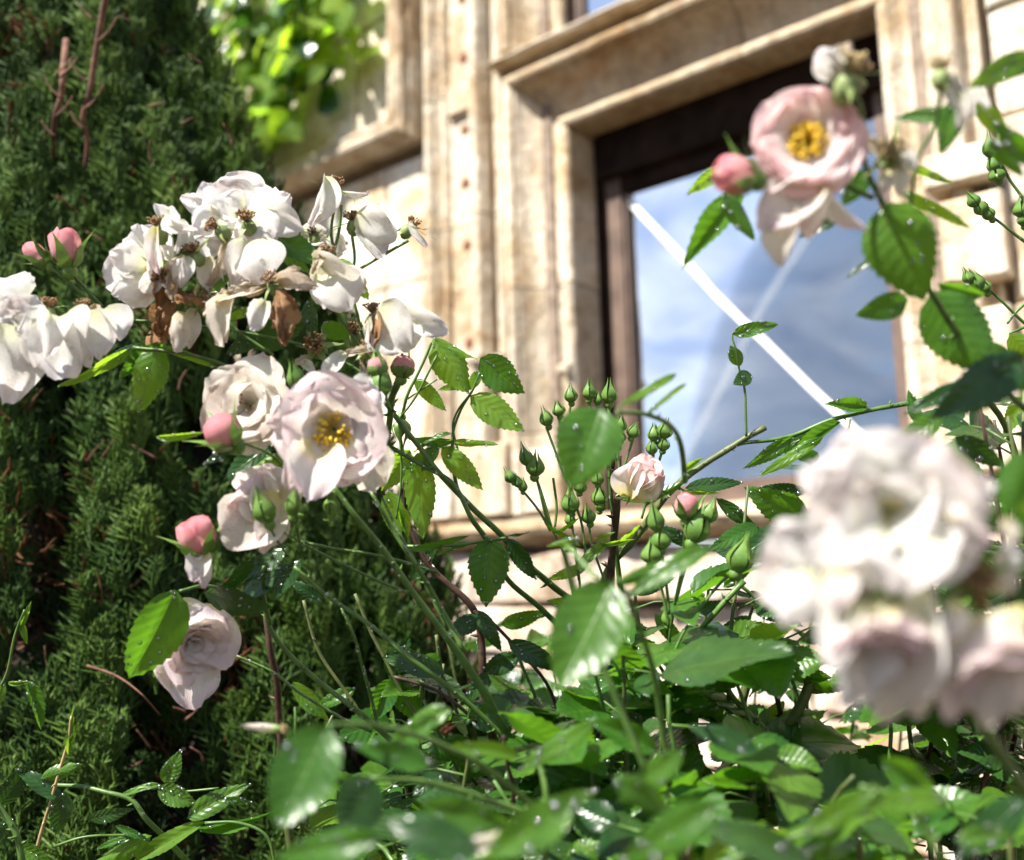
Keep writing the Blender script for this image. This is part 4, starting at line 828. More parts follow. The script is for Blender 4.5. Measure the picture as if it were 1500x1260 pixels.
petal(f, (355, 310), (400, 345), 1.1, .70, W, .69, 0); petal(f, (300, 330), (295, 380), 1.1, .71, W, .70); petal(f, (320, 340), (300, 300), 1.0, .71, W, .70)
f = sp(362, 325, .69, .0068, (-.1, .8, .6)); petal(f, (372, 345), (378, 412), 1.1, .68, W, .67, 0, .3, .45); petal(f, (365, 350), (340, 410), .8, .685, W, .68)
f = sp(318, 335, .69, .0062, (-.8, .5, .4)); petal(f, (335, 350), (308, 420), .6, .69, M_fade, .685); petal(f, (340, 355), (345, 420), .8, .69, W, .685)
f = sp(285, 372, .69, .0065, (-.3, .9, .3), length=5.0); petal(f, (275, 372), (268, 420), .45, .68, W, .675, 10); petal(f, (300, 375), (320, 440), .6, .69, M_cream)
f = sp(300, 440, .69, .006, (.3, .6, .6)); petal(f, (345, 425), (300, 465), .7, .68, M_fade, .675, 0, .5, .8, .25); petal(f, (335, 430), (318, 505), .55, .675, M_cream, .67, 0, .4, .5); petal(f, (270, 455), (262, 515), .55, .68, M_cream, .675, 0, .3, .5); petal(f, (400, 415), (290, 440), .28, .68, M_fade, .685, 0, .2, .9); petal(f, (300, 440), (260, 425), .5, .68, M_brown); petal(f, (280, 450), (275, 510), .5, .69, M_cream)
f = sp(398, 415, .675, .0062, (-.3, .7, .6)); petal(f, (405, 420), (414, 503), .62, .665, M_brown, .655, 0, .5, 1.0, .25); petal(f, (400, 425), (408, 495), .45, .66, M_brown, .65, 25, .6, 1.2, .3); petal(f, (405, 418), (465, 420), .5, .67, M_fade, .665, 0, .4, .8, .2); petal(f, (390, 440), (368, 485), .70, .665, W, .66, 0, .35, .4); petal(f, (400, 412), (440, 395), .6, .67, M_fade); petal(f, (385, 420), (355, 430), .6, .675, M_fade); petal(f, (415, 430), (432, 455), .6, .67, M_brown)
petal(f, (420, 410), (395, 400), .7, .67, M_fade)
f = sp(480, 375, .70, .0058, (.1, 1, .1)); petal(f, (475, 370), (455, 400), .5, .69, M_fade); petal(f, (450, 390), (532, 425), .0 + .9, .70, M_cream, .69, 30, .25, .3); petal(f, (478, 395), (510, 450), 1.2, .695, W, .685, 0, .3, .3); petal(f, (470, 400), (475, 450), 1.1, .70, W, .695)
f = sp(492, 275, .72, .0062, (.2, 1, .1), length=5); petal(f, (485, 255), (462, 330), .42, .71, W, .705, 5, .4, .6); petal(f, (500, 282), (540, 286), .25, .71, W); petal(f, (480, 300), (462, 325), .7, .71, M_cream)
f = sp(516, 325, .72, .0060, (-.1, 1, .1), length=5.5); petal(f, (515, 325), (578, 350), .95, .71, W, .705, 0, .25, .4); 
f = sp(600, 332, .72, .0058, (.5, .85, 0), length=5); petal(f, (598, 322), (622, 362), .25, .715, W, .71, 20); petal(f, (530, 330), (560, 378), .8, .715, W, .71)
f = sp(460, 345, .73, .006, (0, 1, 0)); petal(f, (440, 345), (490, 350), .7, .73, W); petal(f, (480, 345), (505, 370), .8, .725, W); petal(f, (505, 350), (480, 380), .8, .73, W)
f = sp(547, 460, .70, .0062, (-.2, 1, .2)); petal(f, (550, 455), (598, 512), 1.15, .69, W, .68, 0, .3, .35); petal(f, (580, 460), (655, 488), .55, .69, W, .685, 0, .2, .4); petal(f, (548, 450), (545, 520), .35, .69, M_brown, .685); petal(f, (600, 465), (600, 512), .9, .69, W); petal(f, (548, 470), (560, 505), .8, .69, W)
f = sp(583, 455, .71, .005, (.4, .9, 0)); petal(f, (585, 452), (598, 470), .7, .70, M_fade)
sp(463, 508, .71, .0085, (0, .3, 1), sepals=5); sp(520, 490, .72, .0068, (0, .8, .6))
f = sp(535, 512, .69, .005, (.2, .9, .2)); petal(f, (545, 512), (492, 520), .35, .685, M_fade); petal(f, (505, 515), (472, 555), .55, .68, W, .675); petal(f, (530, 530), (535, 560), .5, .69, M_fade); petal(f, (450, 520), (430, 535), .6, .70, M_fade); petal(f, (440, 530), (462, 545), .6, .70, W); petal(f, (535, 505), (555, 530), .6, .69, W)
# their green stalks
for q in ([(492, 295), (486, 335), (490, 365), (500, 410)], [(500, 300), (497, 340), (488, 375)], [(516, 345), (520, 380), (512, 410)], [(598, 352), (560, 375), (530, 392), (510, 405)], [(360, 345), (330, 380), (300, 420)], [(300, 410), (330, 470), (400, 520)], [(505, 400), (520, 450), (540, 520), (560, 570), (572, 600)], [(120, 470), (200, 470), (300, 480), (420, 500), (520, 540), (570, 600)], [(75, 470), (130, 480), (200, 478)], [(470, 400), (490, 450), (530, 510)], [(547, 475), (550, 520), (565, 580)]):
    pstem(rb, [(x, y, .715) for x, y in q], .0011)
pstem(rb, [(98, 392, .70), (108, 402, .70), (118, 415, .71), (150, 450, .72)], .0013); pstem(rb, [(70, 388, .70), (90, 402, .70), (122, 432, .71), (150, 455, .72)], .0011)
bud(rb, 97, 366, .70, .023, .0088, (-.12, 1, .1), .95, open_=.5, drops=6); bud(rb, 55, 374, .70, .019, .0066, (-.75, .65, .1), .9, drops=5)
petal(rb['x'] if False else f, (82, 388), (62, 380), .5, .70, M_cream) if False else None
# leaves of the left cluster
pleaf(rb, (232, 505), (200, 605), .72, .70, .69, 'y', 10, 22); pleaf(rb, (230, 505), (150, 520), .6, .71, .72, 'm', 40); pleaf(rb, (190, 510), (90, 575), .30, .71, .69, 'y', -30); pleaf(rb, (240, 500), (175, 560), .5, .70, .72, 'm', -40)
pleaf(rb, (240, 508), (320, 538), .30, .70, .71, 'y', 30); pstem(rb, [(195, 508, .70), (260, 515, .70), (318, 530, .71), (345, 545, .72)], .0013, drops=5)
pleaf(rb, (410, 348), (470, 380), .7, .72, .70, 'm', -20, 5); pleaf(rb, (410, 365), (450, 400), .6, .72, .71, 'm', 20); pleaf(rb, (330, 380), (360, 440), .6, .73, .72, 'd'); pleaf(rb, (340, 400), (300, 440), .4, .69, .68, 'y', 30)
pleaf(rb, (490, 380), (535, 440), .6, .71, .70, 'y', 30); pleaf(rb, (360, 500), (450, 470), .8, .74, .72, 'd', 10); pleaf(rb, (380, 490), (330, 520), .7, .73, .72, 'd'); pleaf(rb, (470, 480), (520, 492), .8, .73, .72, 'm', 20); pleaf(rb, (450, 440), (460, 500), .6, .72, .71, 'd', 20)
pleaf(rb, (335, 465), (380, 450), .5, .70, .69, 'y', 30); pleaf(rb, (430, 560), (470, 500), .5, .73, .72, 'd'); pleaf(rb, (300, 425), (345, 500), .7, .74, .73, 'd', 15)
pleaf(rb, (335, 660), (300, 680), .6, .67, .66, 'd'); pleaf(rb, (420, 660), (340, 700), .4, .69, .68, 'y', 40); pleaf(rb, (400, 650), (320, 700), .7, .70, .69, 'd', 25); pleaf(rb, (230, 640), (300, 636), .25, .65, .65, 'y', 20); pleaf(rb, (440, 820), (395, 880), .6, .71, .7, 'd', 20); pleaf(rb, (420, 800), (350, 850), .7, .71, .7, 'd', 30)
pleaf(rb, (430, 830), (330, 880), .6, .72, .72, 'd', 30); pleaf(rb, (370, 820), (312, 900), .5, .70, .70, 'd', -40)
# -- the sunlit compound leaves in the middle
def comp(par, rachis, lv, r_=.0009, kind='y', d=.79, drops=9):
    pstem(par, [(x, y, dd) for x, y, dd in rachis], r_)
    for a, b_, w, roll in lv: pleaf(par, a, b_, w, d, d + random.uniform(-.012, .012), kind, roll, drops)
comp(rb, [(592, 668, .79), (585, 620, .79), (588, 610, .785), (610, 580, .78), (640, 520, .78)], [], d=.78)
comp(rb, [(670, 660, .79), (663, 625, .79), (672, 600, .79), (690, 575, .785), (703, 545, .78)], [((703, 545), (686, 572), 1.0, 30)], d=.78)
pleaf(rb, (636, 495), (690, 575), .80, .785, .775, 'y', -20, 16); pleaf(rb, (705, 525), (765, 578), .95, .785, .775, 'm', 15, 24); pleaf(rb, (690, 580), (768, 632), .72, .785, .775, 'y', -10, 12); pleaf(rb, (608, 556), (654, 602), .60, .785, .78, 'y', 15, 5)
pleaf(rb, (690, 570), (640, 568), .5, .79, .79, 'y', 40); pleaf(rb, (636, 500), (700, 520), .35, .79, .78, 'y', -50)
pstem(rb, [(664, 690, .79), (662, 640, .79), (674, 605, .79), (690, 575, .785)], (.0014, .0008), drops=2); pstem(rb, [(664, 690, .79), (672, 720, .79), (690, 742, .79)], .0015)
pleaf(rb, (665, 645), (590, 655), .45, .79, .79, 'm', -40); pleaf(rb, (648, 655), (708, 718), .62, .79, .775, 'y', 10, 14); pleaf(rb, (660, 650), (728, 656), .28, .79, .78, 'y', 35, 8); pleaf(rb, (640, 650), (618, 690), .7, .79, .78, 'm', 0, 6); pleaf(rb, (660, 635), (600, 650), .35, .785, .785, 'm', 50)
pleaf(rb, (612, 665), (620, 790), .62, .80, .79, 'y', 8, 26); pleaf(rb, (600, 660), (560, 720), .8, .81, .80, 'y', -10, 6); pleaf(rb, (640, 655), (590, 690), .5, .80, .79, 'y', 20); pleaf(rb, (570, 720), (585, 790), .8, .80, .80, 'y', 20); pleaf(rb, (585, 740), (600, 790), .5, .80, .80, 'y', -20)
pstem(rb, [(590, 800, .80), (640, 800, .79), (700, 795, .78), (745, 788, .78)], .0013); pleaf(rb, (718, 790), (712, 890), .92, .78, .765, 'm', 0, 22); pleaf(rb, (600, 805), (690, 792), .26, .785, .785, 'm', 30, 5); pleaf(rb, (745, 790), (786, 852), .55, .78, .78, 'd', 10, 10); pleaf(rb, (740, 785), (780, 785), .2, .78, .78, 'd', 40); pleaf(rb, (690, 795), (640, 815), .3, .785, .785, 'm', -30)
# -- green bud trusses in the centre
TR = .79
def budp(px, py, tipx=0, s=1.0, d=TR, pk=0.0): bud(rb, px, py, d, .0125 * s, .0052 * s, (tipx, 1, .05), pk)
for q in ((836, 578, -.1, .9), (863, 573, 0, 1.0), (893, 576, 0, 1.05), (876, 585, .05, .7), (800, 612, -.3, 1.0), (818, 600, -.25, .9), (770, 668, -.35, 1.0), (784, 682, .05, 1.15), (747, 697, -.6, .8), (759, 706, -.4, .6), (766, 712, 0, .6), (958, 635, 0, 1.0), (974, 630, .25, 1.05), (972, 650, .1, .85), (955, 655, 0, .8), (899, 636, -.2, .7), (909, 622, .1, .8), (928, 632, .35, .8), (836, 735, 0, 1.1), (878, 728, 0, 1.0), (862, 755, -.2, 1.0), (875, 700, -.1, .8), (910, 640, 0, .6), (850, 712, .1, .8), (880, 740, .2, .7), (835, 760, 0, .8)):
    budp(*q)
for q in ([(836, 590), (838, 610), (870, 640), (889, 660)], [(863, 586), (868, 610), (885, 640)], [(893, 590), (891, 620), (889, 650)], [(800, 625), (820, 680), (850, 760), (860, 830)], [(818, 612), (835, 650)], [(770, 680), (783, 698), (795, 730), (808, 775)], [(784, 695), (790, 720), (800, 760), (806, 775)], [(750, 705), (768, 722), (790, 750), (806, 778)], [(808, 775), (825, 810), (835, 850), (845, 900), (850, 950)], [(810, 700), (815, 740), (812, 775)], [(958, 648), (955, 680), (950, 720), (940, 760)], [(974, 642), (968, 670), (955, 700)], [(899, 645), (905, 670), (908, 700)], [(928, 640), (920, 665), (912, 690)], [(909, 632), (908, 660)], [(836, 750), (840, 790), (848, 850)], [(862, 765), (868, 800), (885, 850)], [(850, 940), (850, 870), (845, 820), (836, 760)], [(880, 870), (860, 930), (858, 1000)]):
    pstem(rb, [(x, y, TR) for x, y in q], .0010, drops=2)
for a, b_, w, k_, ro in (((852, 800), (800, 765), .2, 'y', 20), ((880, 800), (930, 790), .2, 'y', 0), ((893, 790), (835, 840), .35, 'y', 20), ((810, 780), (850, 760), .2, 'y', 30), ((870, 790), (900, 780), .3, 'y', 0)): pleaf(rb, a, b_, w, TR, TR - .01, k_, ro, 3)
f = flower(rb, 938, 702, .76, 78, (.55, .70, .35), M_pink, 91, nst=0, name='rose', label='small half-open pink rose at the window corner', layers=[(4, 1.3, 1.2, 8, 22, .6, .06), (4, 1.2, 1.1, 2, 14, .6, .06), (3, 1.0, .9, -2, 8, .7, .06)], drops=3)
petal(f, (915, 730), (935, 675), .85, .755, M_pink, .75, 0, .4, .8); petal(f, (925, 735), (975, 700), .75, .755, M_pink, .75, 0, .4, .8)
bud(rb, 1005, 742, .68, .018, .007, (0, 1, .05), .75)
for a, b_, w, d_, k_, ro in (((705, 905), (650, 930), .75, .83, 'd', 10), ((700, 895), (735, 955), .6, .82, 'd', 0), ((735, 915), (800, 900), .6, .84, 'm', 20), ((745, 940), (830, 985), .55, .80, 'd', 0), ((720, 985), (680, 1030), .7, .84, 'd', 0), ((730, 1010), (800, 1050), .6, .84, 'm', 10), ((760, 960), (700, 990), .7, .86, 'd', 0), ((650, 985), (560, 960), .6, .80, 'd', 10), ((570, 990), (600, 930), .7, .84, 'd', 0), ((575, 995), (545, 1060), .8, .84, 'm', 0),
        ((575, 995), (620, 1065), .8, .84, 'm', 10), ((880, 905), (960, 930), .5, .80, 'd', 10), ((900, 940), (960, 985), .6, .78, 'm', 0), ((860, 890), (800, 880), .5, .84, 'y', 10), ((930, 870), (990, 845), .5, .80, 'd', 0), ((1000, 905), (1060, 880), .55, .78, 'd', 0), ((1010, 925), (1075, 950), .5, .80, 'm', 10), ((960, 900), (1010, 960), .5, .82, 'm', 0), ((1100, 905), (1040, 940), .5, .84, 'd', 0), ((1110, 880), (1180, 920), .6, .84, 'd', 0), ((1100, 940), (1190, 990), .55, .86, 'd', 0),
        ((845, 960), (880, 1030), .6, .86, 'm', 0), ((960, 1030), (900, 1070), .55, .82, 'd', 0), ((985, 1010), (1010, 1080), .6, .82, 'y', 0), ((600, 850), (640, 800), .5, .90, 'd', 0), ((470, 880), (425, 850), .6, .90, 'd', 0), ((520, 1010), (450, 1040), .5, .84, 'm', 10), ((430, 1000), (480, 1060), .6, .84, 'y', 20), ((860, 830), (800, 850), .4, .84, 'y', 0), ((905, 800), (960, 760), .4, .83, 'y', 10), ((1060, 860), (1110, 820), .5, .80, 'm', 0)):
    pleaf(rb, a, b_, w, d_, d_ - .01, k_, ro, 8)
for q in ([(575, 990), (640, 1010), (700, 1060)], [(705, 900), (735, 925), (800, 1000), (830, 1080)], [(880, 900), (930, 930), (985, 1010), (1000, 1100)], [(1010, 915), (1000, 960), (990, 1040)], [(1105, 890), (1080, 960), (1060, 1060)], [(640, 930), (650, 990), (690, 1100)], [(760, 960), (790, 1040), (800, 1120)], [(1120, 930), (1160, 1010), (1180, 1120)], [(520, 870), (560, 960), (620, 1060), (700, 1150)], [(445, 880), (470, 960), (540, 1060)], [(930, 870), (940, 960), (930, 1060)]):
    pstem(rb, [(x, y, .83) for x, y in q], .0014, random.choice((M_stem, M_stem, M_stemd, M_stembr)), drops=3)
make_drops(rb)

# ================================================================== RIGHT-HAND ROSE: arching canes across the window
rc = empty('rose_bush', (.45, 1.0, 0), label='rose cane arching across the window foot with glossy leaves, cut tip and dark stems', cat='rose bush')
D = .80
pstem(rc, [(1122, 624, .79), (1080, 650, .79), (1030, 682, .79), (995, 708, .79), (960, 745, .80), (930, 790, .81), (885, 850, .83), (875, 960, .86), (868, 1100, .9)], (.0024, .0030), M_stemd, drops=16); ground_cane(rc, 868, 1100, .9, .3, 1.05)
pstem(rc, [(1420, 560, .77), (1350, 585, .78), (1280, 600, .78), (1215, 618, .785), (1160, 638, .79), (1090, 650, .79), (1060, 660, .79)], (.0020, .0014), M_stem, drops=10)
pstem(rc, [(1420, 560, .77), (1480, 640, .8), (1500, 800, .85), (1490, 1000, .9), (1440, 1250, .95)], (.002, .004), M_stemd); ground_cane(rc, 1440, 1250, .95, .6, 1.1)
pstem(rc, [(1093, 640, .785), (1092, 600, .785), (1091, 570, .785), (1083, 540, .785), (1078, 512, .78), (1073, 494, .78), (1080, 480, .78)], (.0011, .0006), drops=2)
pleaf(rc, (1073, 490), (1144, 472), .46, .78, .775, 'm', -10, 22); pleaf(rc, (1085, 535), (1070, 506), .95, .785, .78, 'm', 10, 14); pleaf(rc, (1100, 548), (1076, 562), 1.2, .785, .78, 'd', 0, 10)
pleaf(rc, (1270, 596), (1212, 590), .55, .78, .775, 'm', 10, 14); pleaf(rc, (1230, 620), (1150, 668), .30, .785, .78, 'm', 20, 8); pleaf(rc, (1160, 640), (1098, 690), .45, .785, .775, 'm', -20, 10); pleaf(rc, (1205, 640), (1110, 700), .28, .78, .775, 'y', 20, 8); pleaf(rc, (1210, 630), (1150, 650), .5, .79, .79, 'd', 10, 4)
pleaf(rc, (1005, 715), (1092, 702), .42, .78, .775, 'd', -15, 6); pleaf(rc, (1000, 720), (1055, 722), .25, .78, .77, 'y', 30, 4); pleaf(rc, (1180, 760), (1095, 720), .75, .79, .775, 'm', -10, 16); pleaf(rc, (1180, 720), (1110, 715), .5, .80, .80, 'd'); pleaf(rc, (1050, 730), (1112, 785), .45, .77, .76, 'd', 20, 6); pleaf(rc, (960, 735), (900, 730), .3, .78, .775, 'y', 30)
pleaf(rc, (945, 740), (1010, 705), .3, .775, .77, 'm', 30, 6); pleaf(rc, (1110, 770), (1040, 800), .5, .74, .72, 'm', 20); pleaf(rc, (1150, 770), (1060, 830), .5, .76, .75, 'd', 10); pleaf(rc, (1020, 800), (960, 770), .5, .74, .73, 'd', 0); pleaf(rc, (1000, 690), (1030, 670), .4, .79, .78, 'y')
pstem(rc, [(1005, 755, .68), (1000, 830, .70), (985, 900, .72), (975, 1000, .75)], .0012)
for q in ((968, 790, 0, .9), (1022, 770, .35, 1.2), (955, 810, 0, 1.0), (960, 760, -.2, .9), (1085, 815, .3, 1.2), (1040, 750, .3, .8)): bud(rc, q[0], q[1], .68, .015 * q[3], .0062 * q[3], (q[2], 1, 0)); 
for q in ([(968, 805), (975, 850), (980, 900)], [(1022, 785), (1005, 830), (990, 880)], [(955, 825), (970, 870), (980, 920)], [(960, 775), (966, 790)], [(1085, 830), (1050, 860), (1000, 930), (975, 990)], [(1040, 760), (1022, 790)]): pstem(rc, [(x, y, .69) for x, y in q], .0011)
bud(rc, 978, 903, .78, .012, .0045, (0, 1, 0)); pstem(rc, [(978, 915, .78), (980, 960, .79), (985, 1020, .8)], .001)
pstem(rc, [(1197, 985, .76), (1170, 1040, .76), (1140, 1095, .77), (1100, 1160, .78), (1070, 1220, .80), (1060, 1300, .82)], (.0040, .0036), M_stemd, thorns=5); ground_cane(rc, 1060, 1300, .82, .35, .9)
pstem(rc, [(1150, 1092, .76), (1080, 1130, .76), (1000, 1170, .77), (955, 1192, .78)], (.0030, .0026), M_stem, drops=8)
pstem(rc, [(1124, 972, .80), (1140, 1030, .80), (1152, 1085, .80), (1165, 1130, .80)], (.0020, .0022), M_stembr)
pstem(rc, [(1046, 972, .74), (1072, 1018, .74), (1110, 1060, .75), (1150, 1100, .76)], (.0020, .0028), M_stem, drops=8)
pstem(rc, [(970, 990, .73), (1020, 1010, .735), (1060, 1035, .74), (1090, 1050, .745)], .0016, M_stem, drops=6)
pstem(rc, [(1100, 985, .83), (1082, 1060, .83), (1065, 1110, .84), (1045, 1180, .85)], (.0038, .004), M_stemd, thorns=4)
pstem(rc, [(975, 1000, .75), (970, 1080, .76), (968, 1150, .78)], .0018, M_stem)
pstem(rc, [(1090, 850, .75), (1040, 905, .75), (1010, 940, .76), (985, 985, .77)], (.0022, .0018), M_stem); pstem(rc, [(1060, 840, .78), (1100, 870, .78), (1130, 905, .79)], .0014, M_stem)
pleaf(rc, (1010, 985), (1062, 1085), .62, .75, .76, 'm', 15, 14); pleaf(rc, (1020, 985), (1110, 1005), .28, .74, .73, 'm', 40, 8); pleaf(rc, (1180, 1100), (1100, 1180), .5, .86, .86, 'y')
pleaf(rc, (975, 1000), (925, 1060), .6, .72, .71, 'd', 10)
# upright bud sprigs at the right edge
for q in ([(1520, 350), (1502, 300), (1480, 262), (1464, 232), (1452, 212)], [(1520, 365), (1490, 345), (1460, 322), (1430, 298)], [(1520, 490), (1490, 465), (1455, 430), (1425, 405)], [(1520, 470), (1500, 480), (1478, 490)], [(1520, 430), (1490, 455), (1475, 475)]): pstem(rc, [(x, y, .79) for x, y in q], (.0014, .0009), M_stem, drops=3)
for q in ((1450, 215, -.2, 1.1), (1462, 225, .3, .9), (1456, 240, -.3, .9), (1467, 205, .2, .8), (1460, 255, -.4, 1.0), (1425, 293, -.8, 1.0), (1436, 303, -.7, 1.0), (1447, 312, -.7, .9), (1418, 405, -.6, .9), (1430, 412, -.6, 1.0), (1442, 420, -.5, .9), (1498, 305, -.1, 1.1), (1500, 320, -.1, 1.0)): bud(rc, q[0], q[1], .79, .0125 * q[3], .0052 * q[3], (q[2], 1, .1))
pstem(rc, [(1520, 350, .79), (1560, 500, .8), (1560, 900, .9), (1500, 1250, 1.0)], (.002, .004), M_stemd); pstem(rc, [(1520, 490, .79), (1560, 600, .8)], .002)
make_drops(rc)

# ================================================================== PINK ROSE, upper right (out of focus, nearer)
rp = empty('rose_bush', (.30, .55, 0), label='nearer rose shoot with an open pink bloom and yellow centre in front of the window', cat='rose bush')
D = .46
f = flower(rp, 1183, 202, D, 172, (-.12, .10, 1), M_pink, 21, nst=110, name='rose', label='cupped pink rose with golden stamens', stl=.30, drops=2,
           layers=[(5, 1.05, 1.15, 58, 80, .3, .09), (5, .98, 1.05, 50, 70, .35, .10), (4, .85, .9, 46, 66, .4, .10), (1, .6, .35, 30, 52, .4, .1)])
pet = [((1175, 270), (1090, 235), .45, M_blush, 15), ((1190, 265), (1120, 300), .8, M_blush, 0), ((1195, 265), (1110, 330), .75, M_blush, 10), ((1180, 290), (1165, 330), 1.0, M_blush, 0), ((1150, 300), (1140, 388), .62, M_cream, 0), ((1195, 262), (1262, 345), .36, M_blush, 20), ((1200, 270), (1180, 345), .7, M_blush, 5)]
for a, b_, w, mt, ro in pet: petal(f, a, b_, w, D + .005, mt, D, ro, .3, .5, .06)
bud(rp, 1080, 257, D, .019, .0072, (-.95, .25, .2), 1.0, open_=.2)
f = spent(rp, 1245, 110, .45, .008, (.2, .9, .3), M_fade, name='spent_flower', sepals=5)
for a, b_, w, mt in (((1235, 110), (1195, 75), .9, M_white), ((1240, 110), (1240, 60), .9, M_fade), ((1250, 110), (1270, 80), .9, M_fade), ((1245, 115), (1262, 135), .8, M_fade), ((1240, 115), (1210, 100), 1.0, M_cream), ((1235, 105), (1215, 70), 1.0, M_white)): petal(f, a, b_, w, .45, mt, None, 0, .5, .8, .2)
f = spent(rp, 1305, 225, .47, .007, (-.3, .3, .9), M_fade, sepals=5)
for a, b_, w, mt in (((1310, 240), (1320, 290), .6, M_white), ((1300, 245), (1290, 285), .5, M_blush), ((1300, 220), (1272, 200), .8, M_fade), ((1310, 230), (1345, 245), .7, M_white), ((1260, 215), (1250, 190), .8, M_cream)): petal(f, a, b_, w, .47, mt, None, 0, .4, .7, .15)
f = spent(rp, 1378, 105, .46, .005, (0, 1, 0), M_fade, sepals=3)
for a, b_, w, mt in (((1375, 108), (1400, 165), .28, M_white), ((1380, 105), (1418, 140), .3, M_white), ((1400, 135), (1410, 185), .5, M_white), ((1405, 140), (1455, 155), .4, M_white), ((1400, 110), (1415, 135), .5, M_white)): petal(f, a, b_, w, .46, mt, None, 0, .6, .7, .15)
pstem(rp, [(1250, 125, .45), (1262, 170, .46), (1265, 230, .48), (1290, 290, .50), (1330, 380, .52), (1365, 430, .53), (1410, 500, .55), (1460, 560, .57), (1560, 650, .6)], (.0012, .0020), M_stem); stem(rp, [P(1560, 650, .6), Vector((.4, .6, .9)), Vector((.34, .55, 0))], (.002, .005), M_stemd, 'cane')
pstem(rp, [(1180, 215, .475), (1230, 260, .49), (1280, 290, .50)], .0014); pstem(rp, [(1305, 232, .475), (1290, 270, .49), (1290, 290, .50)], .0012); pstem(rp, [(1090, 258, .47), (1150, 275, .48), (1230, 270, .49)], .0009); pstem(rp, [(1380, 118, .47), (1370, 180, .48), (1340, 250, .49), (1330, 380, .52)], .001)
for a, b_, w, d_, d2, k_, ro in (((1062, 242), (1005, 285), .55, .60, .60, 'y', -25), ((1085, 285), (998, 385), .45, .58, .57, 'm', 15), ((1062, 285), (1108, 352), .55, .56, .56, 'm', -20), ((1230, 318), (1170, 345), .5, .55, .55, 'd', 10), ((1270, 250), (1235, 300), .9, .5, .5, 'm', 0),
        ((1300, 300), (1345, 440), .80, .50, .49, 'R', 10), ((1330, 440), (1260, 462), .75, .55, .54, 'm', -10), ((1280, 380), (1238, 405), .3, .56, .56, 'd', 20), ((1365, 430), (1450, 545), .72, .55, .54, 'R', -10), ((1375, 415), (1450, 440), .6, .56, .56, 'm', 20),
        ((1320, 280), (1425, 335), .28, .56, .55, 'y', 20), ((1325, 240), (1398, 270), .30, .56, .56, 'y', 20), ((1400, 170), (1315, 165), .50, .50, .50, 'm', 20), ((1400, 150), (1385, 215), .8, .50, .49, 'm', -10), ((1430, 150), (1480, 205), .6, .50, .50, 'y', 10), ((1510, 80), (1415, 130), .45, .47, .46, 'y', 0), ((1520, 85), (1440, 110), .5, .48, .47, 'm', 0), ((1520, 240), (1455, 180), .5, .48, .47, 'm', 0),
        ((1450, 205), (1500, 260), .5, .5, .5, 'm', 0), ((1500, 525), (1370, 610), .55, .50, .48, 'd', 0), ((1560, 560), (1440, 545), .45, .50, .49, 'm', 0), ((1420, 560), (1330, 600), .35, .55, .54, 'd', 10), ((1480, 490), (1530, 550), .7, .7, .7, 'y', 0), ((1500, 580), (1470, 640), .6, .8, .8, 'y', 0), ((1345, 620), (1330, 570), .6, .7, .7, 'm', 0), ((1380, 610), (1300, 660), .6, .6, .6, 'm', 10), ((1400, 640), (1480, 690), .6, .6, .6, 'd', 0), ((1480, 520), (1400, 500), .5, .6, .6, 'm', 10)):
    pleaf(rp, a, b_, w, d_, d2, k_, ro, 8)
make_drops(rp)

# ================================================================== BIG OUT-OF-FOCUS CLUSTER, lower right (closest to the lens)
rn = empty('rose_bush', (.22, 0.3510, 0), label='closest rose shoot with a big cluster of blurred white blooms at lower right', cat='rose bush')
f = flower(rn, 1312, 752, .335, 250, (-.05, .02, 1), M_white, 101, nst=24, name='rose', label='large white rose at the top of the cluster', stl=.12,
           layers=[(5, 1.12, 1.25, 58, 86, .25, .09), (3, .95, 1.25, 40, 68, .35, .10), (3, .66, 1.0, 24, 50, .5, .12)])
petal(f, (1325, 730), (1240, 622), 1.15, .345, M_blush, .36, 12, .35, .35, .14); petal(f, (1300, 745), (1172, 690), .72, .34, M_white, .345, -8, .3, .5, .14); petal(f, (1360, 745), (1462, 700), .80, .34, M_white, .35, 5, .5, .5, .14); petal(f, (1320, 775), (1322, 858), 1.45, .33, M_white, .315, 0, .4, .6, .16)
petal(f, (1375, 770), (1455, 795), .9, .335, M_blush, .33, 0, .4, .5, .14); petal(f, (1335, 715), (1390, 662), 1.1, .35, M_white, .355, 0, .5, .5, .14); petal(f, (1290, 770), (1225, 820), .9, .335, M_white, .325, 0, .5, .6, .16)
f = flower(rn, 1180, 835, 0.3393, 150, (-.5, .1, .85), M_white, 113, nst=0, name='rose', layers=[(5, 1.1, 1.1, 50, 80, .3, .1), (5, .9, .9, 40, 65, 0.4095, .1), (4, .6, .7, 20, 45, .4, .1)]); petal(f, (1190, 830), (1150, 915), .8, 0.3334, M_white, 0.3276); petal(f, (1200, 840), (1210, 920), .8, 0.3334, M_white, 0.3276); petal(f, (1210, 800), (1130, 780), .9, 0.3393, M_white)
petal(f, (1225, 830), (1230, 890), .9, 0.3276, M_blush, 0.3217)
f = flower(rn, 1290, 935, 0.3276, 190, (-.1, -.75, .65), M_blush, 125, nst=0, name='rose', label='hanging white rose seen from below', layers=[(6, 1.1, 1.1, 30, 62, .4, .09), (5, 1.0, .95, 22, 45, .4, .1), (4, .8, .8, 15, 30, .5, .1)])
for a, b_, w in (((1270, 880), (1245, 1040), .6), ((1300, 880), (1300, 1060), .75), ((1330, 880), (1345, 1055), .55), ((1290, 890), (1290, 950), 1.8), ((1340, 860), (1380, 1010), .5), ((1250, 880), (1215, 980), .7)): petal(f, a, b_, w, 0.3276, M_cream if w > .7 else M_white, 0.3217, 0, .3, .5, .06)
